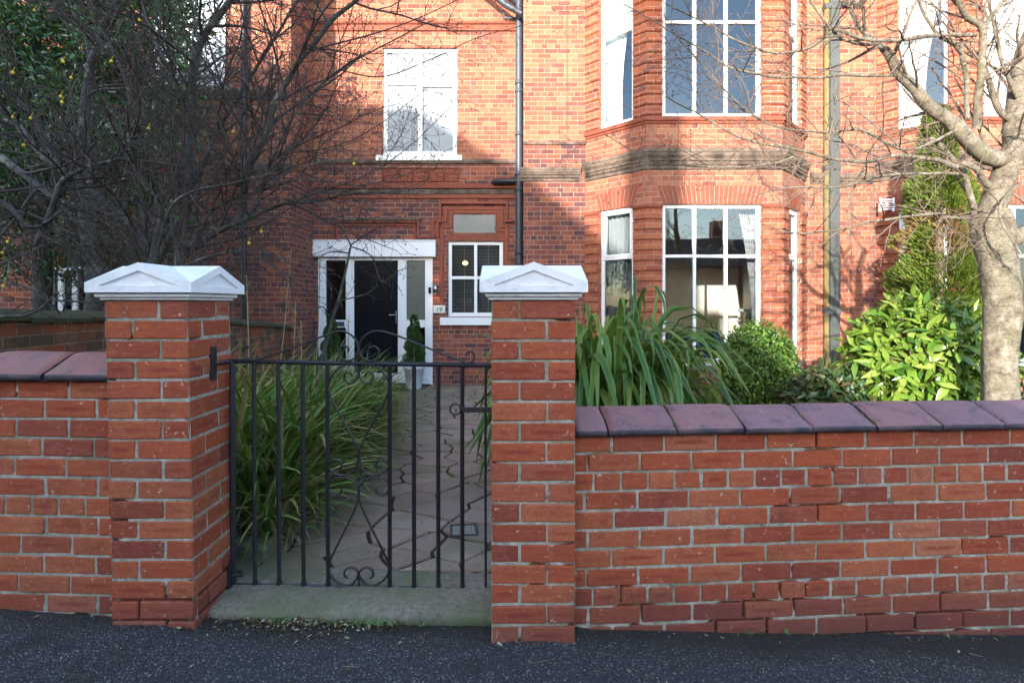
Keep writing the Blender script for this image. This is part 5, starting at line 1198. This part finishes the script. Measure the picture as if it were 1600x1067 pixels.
for k in range(12):
    a0 = rg.uniform(120, 330); yd_ = rg.uniform(5.2, 7.2); a1 = a0+rg.uniform(-190, 150)
    p_, r_ = limb(q0, [(a0, 640, yd_), (a0+(a1-a0)*.3, 480, yd_), (a0+(a1-a0)*.7, rg.uniform(330, 400), yd_-.2), (a1, rg.uniform(150, 330), yd_-.4)], .022, .006, 6)
    sprout([q1, q2, q2], p_, r_, rg, 0, [(4.5, .9, .9, .2, .08), (8, .38, .9, .22, .05), (10, .14, .9, .2, .03)], .25)
part('stem', q0, M['barkL'], t); part('branch', q1, M['barkT'], t); part('twig', q2, M['barkT'], t)
t = tsave
for (a, b) in ((54, 17), (218, 32), (126, 76), (99, 97), (174, 96), (111, 122), (95, 151), (97, 160), (48, 185), (20, 184), (37, 227), (232, 201), (364, 206), (5, 447), (20, 114), (408, 362), (389, 380), (12, 378), (553, 256), (4, 395)):
    mb = MB(); c = P(a, b, 3.45); s_ = .0095; mb.lathe(c, [(.0001, -s_*1.1), (s_*.8, -s_*.7), (s_, 0), (s_*.75, s_*.7), (.0001, s_)], 8); mb.tube([c+Vector((0, 0, s_)), c+Vector((.004, .01, s_+.03))], .0012, 4); part('fruit', mb, M['yellow'], t)

# young sapling between the flax clump and the door (thin grey stem with a few twigs)
t = thing('sapling', 'thin leaning grey sapling with bare twigs in front of the porch', 'tree', tuple(P(500, 560, 4.6))); mb = MB(); mq = MB()
p_, r_ = limb(mb, [(492, 640, 4.6), (506, 560, 4.6), (525, 480, 4.6), (540, 420, 4.6), (548, 383, 4.6)], .017, .009, 7)
for pl in ([(548, 383, 4.6), (585, 360, 4.5), (620, 345, 4.4)], [(548, 383, 4.6), (535, 350, 4.6), (540, 300, 4.6)], [(548, 385, 4.6), (580, 400, 4.5), (596, 440, 4.5), (620, 425, 4.45), (640, 418, 4.4)], [(545, 395, 4.6), (510, 395, 4.6), (480, 420, 4.6)], [(512, 500, 4.6), (505, 480, 4.5), (480, 485, 4.5), (440, 470, 4.5)], [(512, 500, 4.6), (530, 470, 4.5), (535, 480, 4.5)], [(530, 470, 4.6), (570, 460, 4.5), (590, 445, 4.5)]):
    q_, s_ = limb(mb, pl, .007, .003, 5); sprout([mq, mq], q_, s_, rg, 0, [(9, .2, .8, .2, .05), (8, .08, .9, .2, .05)], .1)
part('trunk', mb, M['barkL'], t); part('twig', mq, M['barkT'], t)

# right tree
rg = random.Random(81); S = 4.5; base = P(1562, 700, S)
t = thing('bare_tree', 'pale barked bare tree in full sun at the right edge, thick trunk behind the coping', 'tree', (base.x, S, 0))
mt, ml, m1, m2 = MB(), MB(), MB(), MB(); LL = []; LS = 1.0
# gnarled trunk
tp = [(1562, 760, S), (1562, 640, S), (1562, 560, S), (1566, 480, S), (1560, 420, S), (1552, 370, S), (1545, 330, S)]
pts_ = [P(*q) for q in tp]; sm = [Vector(q) for q in smooth([tuple(q) for q in pts_], 10)]; n = len(sm); sides = 40; vs_ = []
for i, c in enumerate(sm):
    u_ = i/(n-1); r0 = lerp_pts([(0, .17), (.2, .125), (.45, .124), (.6, .138), (.72, .132), (.85, .148), (1, .135)], u_)
    for k in range(sides):
        a = k/sides*2*math.pi; dv = Vector((math.cos(a), math.sin(a), 0)); q = r0*(1+.13*noise.noise(Vector((math.cos(a)*1.2, math.sin(a)*1.2, c.z*2.2)))+.06*noise.noise(Vector((math.cos(a)*3.5, math.sin(a)*3.5, c.z*9)))+.035*noise.noise(Vector((math.cos(a)*8, math.sin(a)*8, c.z*22))))
        vs_.append(c+dv*q)
mt.add(vs_, [(i*sides+k, i*sides+(k+1) % sides, (i+1)*sides+(k+1) % sides, (i+1)*sides+k) for i in range(n-1) for k in range(sides)], [[(k/sides, i*.03), ((k+1)/sides, i*.03), ((k+1)/sides, i*.03+.03), (k/sides, i*.03+.03)] for i in range(n-1) for k in range(sides)], True)
lim([(1540, 350, S), (1560, 300, 4.5), (1578, 255, 4.45), (1585, 200, 4.4), (1592, 150, 4.35), (1600, 90, 4.3), (1625, 0, 4.2)], .105, .042, 14)
lim([(1576, 245, 4.45), (1545, 245, 4.4), (1510, 215, 4.3), (1480, 185, 4.25), (1440, 155, 4.2), (1412, 120, 4.15), (1385, 80, 4.1), (1370, 66, 4.1)], .074, .024, 12)
lim([(1565, 375, S), (1600, 365, 4.45), (1630, 320, 4.4), (1660, 250, 4.3)], .066, .045, 12)
lim([(1525, 200, 4.3), (1530, 150, 4.25), (1535, 90, 4.2), (1533, 45, 4.2), (1510, 25, 4.15), (1495, 0, 4.1), (1480, -40, 4.1)], .032, .016, 10)
lim([(1533, 50, 4.2), (1550, 25, 4.2), (1575, -10, 4.2)], .022, .014)
lim([(1512, 185, 4.3), (1510, 120, 4.25), (1504, 66, 4.2)], .019, .016)
lim([(1590, 190, 4.4), (1560, 175, 4.35), (1545, 130, 4.3), (1533, 90, 4.25)], .026, .014, 10)
lim([(1526, 340, S), (1520, 310, 4.45), (1505, 275, 4.4), (1500, 262, 4.4), (1465, 220, 4.3), (1453, 216, 4.3)], .026, .016, 10)
lim([(1548, 290, 4.4), (1535, 280, 4.35), (1520, 262, 4.3), (1500, 252, 4.3)], .030, .018)
lim([(1495, 262, 4.3), (1455, 248, 4.2), (1400, 244, 4.1), (1350, 252, 4.0), (1300, 246, 3.9), (1240, 232, 3.8), (1180, 222, 3.75), (1110, 190, 3.7), (1040, 150, 3.65)], .020, .0045)
lim([(1500, 200, 4.3), (1420, 235, 4.1), (1350, 205, 4.0), (1280, 207, 3.9), (1210, 196, 3.8), (1150, 160, 3.75), (1090, 95, 3.7), (1060, 60, 3.7)], .012, .003)
lim([(1525, 55, 4.2), (1470, 56, 4.1), (1400, 62, 4.0), (1340, 57, 3.95), (1305, 46, 3.9), (1270, 70, 3.85), (1230, 84, 3.8), (1170, 74, 3.75), (1110, 40, 3.7), (1040, 8, 3.65)], .018, .004)
lim([(1410, 118, 4.15), (1340, 118, 4.0), (1270, 122, 3.9), (1200, 120, 3.8), (1140, 105, 3.75), (1090, 75, 3.7), (1040, 45, 3.65), (970, 5, 3.6)], .013, .003)
lim([(1495, 272, 4.3), (1430, 272, 4.1), (1370, 278, 4.0), (1300, 294, 3.9), (1240, 292, 3.8), (1180, 305, 3.75)], .013, .004)
lim([(1240, 245, 3.85), (1200, 258, 3.8), (1120, 262, 3.75), (1050, 258, 3.7), (1000, 242, 3.65), (940, 205, 3.6)], .008, .0025)
lim([(1520, 342, S), (1480, 340, 4.4), (1455, 335, 4.3), (1390, 342, 4.2), (1330, 355, 4.1), (1250, 365, 4.0), (1190, 352, 3.9)], .016, .004)
lim([(1375, 70, 4.1), (1350, 50, 4.05), (1330, 20, 4.0), (1318, -20, 4.0)], .020, .010)
lim([(1370, 68, 4.1), (1340, 66, 4.0), (1310, 55, 3.95), (1270, 10, 3.9), (1255, -30, 3.85)], .014, .006)
lim([(1500, 70, 4.2), (1470, 60, 4.15), (1450, 30, 4.1), (1435, -10, 4.05)], .016, .009)
lim([(1590, 150, 4.3), (1570, 110, 4.25), (1555, 60, 4.2), (1545, 0, 4.2)], .016, .009)
lim([(1600, 280, 4.4), (1560, 330, 4.2), (1600, 400, 4.1)], .010, .006)
specR = [(7.5, .72, .85, .17, .05), (9.5, .34, .9, .22, .04), (11, .12, .9, .2, .03)]
for (pts_, rad_) in LL: sprout([m1, m2, m2], pts_, rad_, rg, 0, specR, .15)
part('trunk', mt, M['barkR'], t); part('limb', ml, M['barkR'], t); part('branch', m1, M['twigR'], t); part('twig', m2, M['twigR'], t)

# dark evergreen behind the left tree
rg = random.Random(91)
t = thing('evergreen_tree', 'dark glossy leaved evergreen tree behind the bare tree in the top left corner', 'tree', (-6.2, 7.2, 0)); mb = MB()
for k in range(330):
    cpx, cpy, cy = rg.uniform(-80, 310), rg.uniform(-80, 420), rg.uniform(6.2, 8.2)
    if cpx > 230 and cpy > 60 and rg.random() < .6: continue
    if cpy > 320 and rg.random() < .35: continue
    c = P(cpx, cpy, cy); rr_ = rg.uniform(.2, .42)
    for q in range(170):
        d = rnd_dir(rg); p = c+d*rr_*rg.random()**.5; leaf(mb, p, (d+rnd_dir(rg)).normalized(), (rnd_dir(rg)+Vector((0, -.4, .7))).normalized(), rg.uniform(.05, .10), rg.uniform(.025, .04), .2, .3, 3)
part('crown', mb, M['leaf_ev'], t)
mb = MB(); limb(mb, [(60, 640, 7.2), (65, 480, 7.2), (70, 300, 7.2), (60, 100, 7.2), (40, -60, 7.2)], .13, .05, 10)
for k in range(16): limb(mb, [(66, rg.uniform(80, 420), 7.2), (rg.uniform(0, 200), rg.uniform(60, 300), 7.0), (rg.uniform(-60, 290), rg.uniform(-40, 250), 6.9)], .035, .01, 6)
part('trunk', mb, M['barkL'], t)

# ------------------------------------------------------------------ litter, weeds, cover
rg = random.Random(101); mb = MB()
for k in range(700):
    if k < 480: x, y = rg.gauss(-.95, .22), 2.40-abs(rg.gauss(0, .055))
    elif k < 640: x, y = rg.uniform(-2.4, 3), 2.34-abs(rg.gauss(0, .05)) if rg.random() < .6 else rg.uniform(1.9, 2.35)
    else: x, y = rg.uniform(-2.4, 2.6), rg.uniform(1.85, 2.35)
    if x > .25: y += .03+.068*(x-.28)
    if -.1 < x < .28: y = min(y, 2.26)
    if -1.78 < x < -1.36: y = min(y, 2.29)
    s_ = rg.uniform(.005, .024) if k < 900 else rg.uniform(.006, .03); a = rg.uniform(0, 6.28)
    leaf(mb, Vector((x, y, pave_z(x, y)+.006+rg.uniform(0, .010)+.012*max(0, 1-abs(y-2.37)/.1))), Vector((math.cos(a), math.sin(a), rg.uniform(-.1, .2))), Vector((rg.uniform(-.4, .4), rg.uniform(-.4, .4), 1)), s_, s_*rg.uniform(.3, .6), .25, rg.uniform(-.3, .6), 3)
for k in range(40):
    x = rg.uniform(-1.5, 2.5); y = rg.uniform(1.9, 2.38); a = rg.uniform(0, 6.28); L = rg.uniform(.02, .09); z = pave_z(x, y)+.009; mb.tube([(x, y, z), (x+L*math.cos(a), y+L*math.sin(a)*.4, z+.003)], .0009, 3)
for k in range(160):
    x = rg.uniform(-1.2, .1); y = rg.uniform(2.85, 6); a = rg.uniform(0, 6.28); s_ = rg.uniform(.008, .02); leaf(mb, Vector((x, y, path_z(y)+.012)), Vector((math.cos(a), math.sin(a), .1)), Vector((rg.uniform(-.3, .3), 0, 1)), s_, s_*.5, .2, .2, 2)
solo('fallen_leaves', mb, M['fallen'], 'scattered dead leaves and bits along the foot of the walls and step', 'leaves', kind='stuff')
mb = MB()
def rosette(x, y, z, n, L):
    for k in range(n):
        a = rg.uniform(0, 6.28); leaf(mb, Vector((x+rg.uniform(-.008, .008), y+rg.uniform(-.008, .008), z)), Vector((math.cos(a), math.sin(a), rg.uniform(.3, 1.4))), Vector((0, 0, 1)), L*rg.uniform(.5, 1.2), L*rg.uniform(.35, .55), .2, .3, 3)
for (px_, n, L) in ((400, 9, .024), (450, 14, .03), (528, 16, .034), (560, 12, .03), (592, 18, .036), (640, 8, .02), (705, 8, .02), (432, 12, .03), (470, 8, .02), (493, 8, .03), (548, 6, .02), (578, 14, .03), (608, 14, .028), (618, 8, .022), (661, 9, .022), (515, 7, .02)):
    x = XX(px_, 2.39); rosette(x, 2.385, pave_z(x, 2.38)+.008, n, L)
for (px_, n, L) in ((1168, 9, .022), (1192, 8, .020), (1232, 12, .024), (1305, 6, .016), (1392, 5, .014), (1480, 6, .014), (1500, 6, .016), (1565, 6, .014)):
    yy = 2.40+.068*(XX(px_, 2.45)-.28); x = XX(px_, yy-.03); rosette(x, yy-.022, pave_z(x, yy)+.012, n, L)
for k in range(26):
    x, y = rg.choice(((-.14, 2.95), (-.12, 3.02), (-.55, 3.35), (-.25, 6.8), (-.1, 6.0), (-.3, 5.4))); blade(mb, (x+rg.uniform(-.03, .03), y+rg.uniform(-.04, .04), path_z(y)), rg.uniform(0, 6.28), rg.uniform(.03, .09), .004, .4, .8, 4)
for k in range(60):
    x, y = rg.uniform(-.5, .3), rg.uniform(6.2, 8.2); rosette(x, y, path_z(y), 3, .05)
solo('weeds', mb, M['weed'], 'small green weeds rooted along the foot of the step, wall and path', 'weeds', kind='stuff')
# inspection cover in the path
pc = P(725, 824, 3.28); t = thing('drain_cover', 'small square grey drain cover set in the crazy paving', 'drain cover', (pc.x, pc.y, path_z(pc.y)))
mb = MB(); z_ = path_z(pc.y)+.008; hw = .085; rot = .1
for (a0, a1, b0, b1) in ((-hw, hw, -hw, -hw+.014), (-hw, hw, hw-.014, hw), (-hw, -hw+.014, -hw+.0145, hw-.0145), (hw-.014, hw, -hw+.0145, hw-.0145)): mb.obox((pc.x, pc.y, 0), (math.cos(rot), math.sin(rot)), (-math.sin(rot), math.cos(rot)), a0, a1, b0, b1, z_-.02, z_+.006, .002)
part('frame', mb, M['slate'], t); mb = MB()
for i in range(7):
    for j in range(4): mb.obox((pc.x, pc.y, 0), (math.cos(rot), math.sin(rot)), (-math.sin(rot), math.cos(rot)), -.066+i*.019, -.066+i*.019+.015, -.066+j*.034, -.066+j*.034+.029, z_-.02, z_+.002, .0015)
part('grille', mb, M['plaque'], t)
# mossy kerb stone in front of the strap leaf clump
mb = MB(); rk = random.Random(5)
for (x, y, s_) in ((-1.42, 3.0, .10), ):
    mb.box(x-s_*1.3, x+s_, y-s_, y+s_, 0, .06+s_*.8, .02, .015, rk)
solo('edging_stone', mb, M['stone'], 'mossy stones edging the bed at the foot of the strap leaf clump', 'stone')
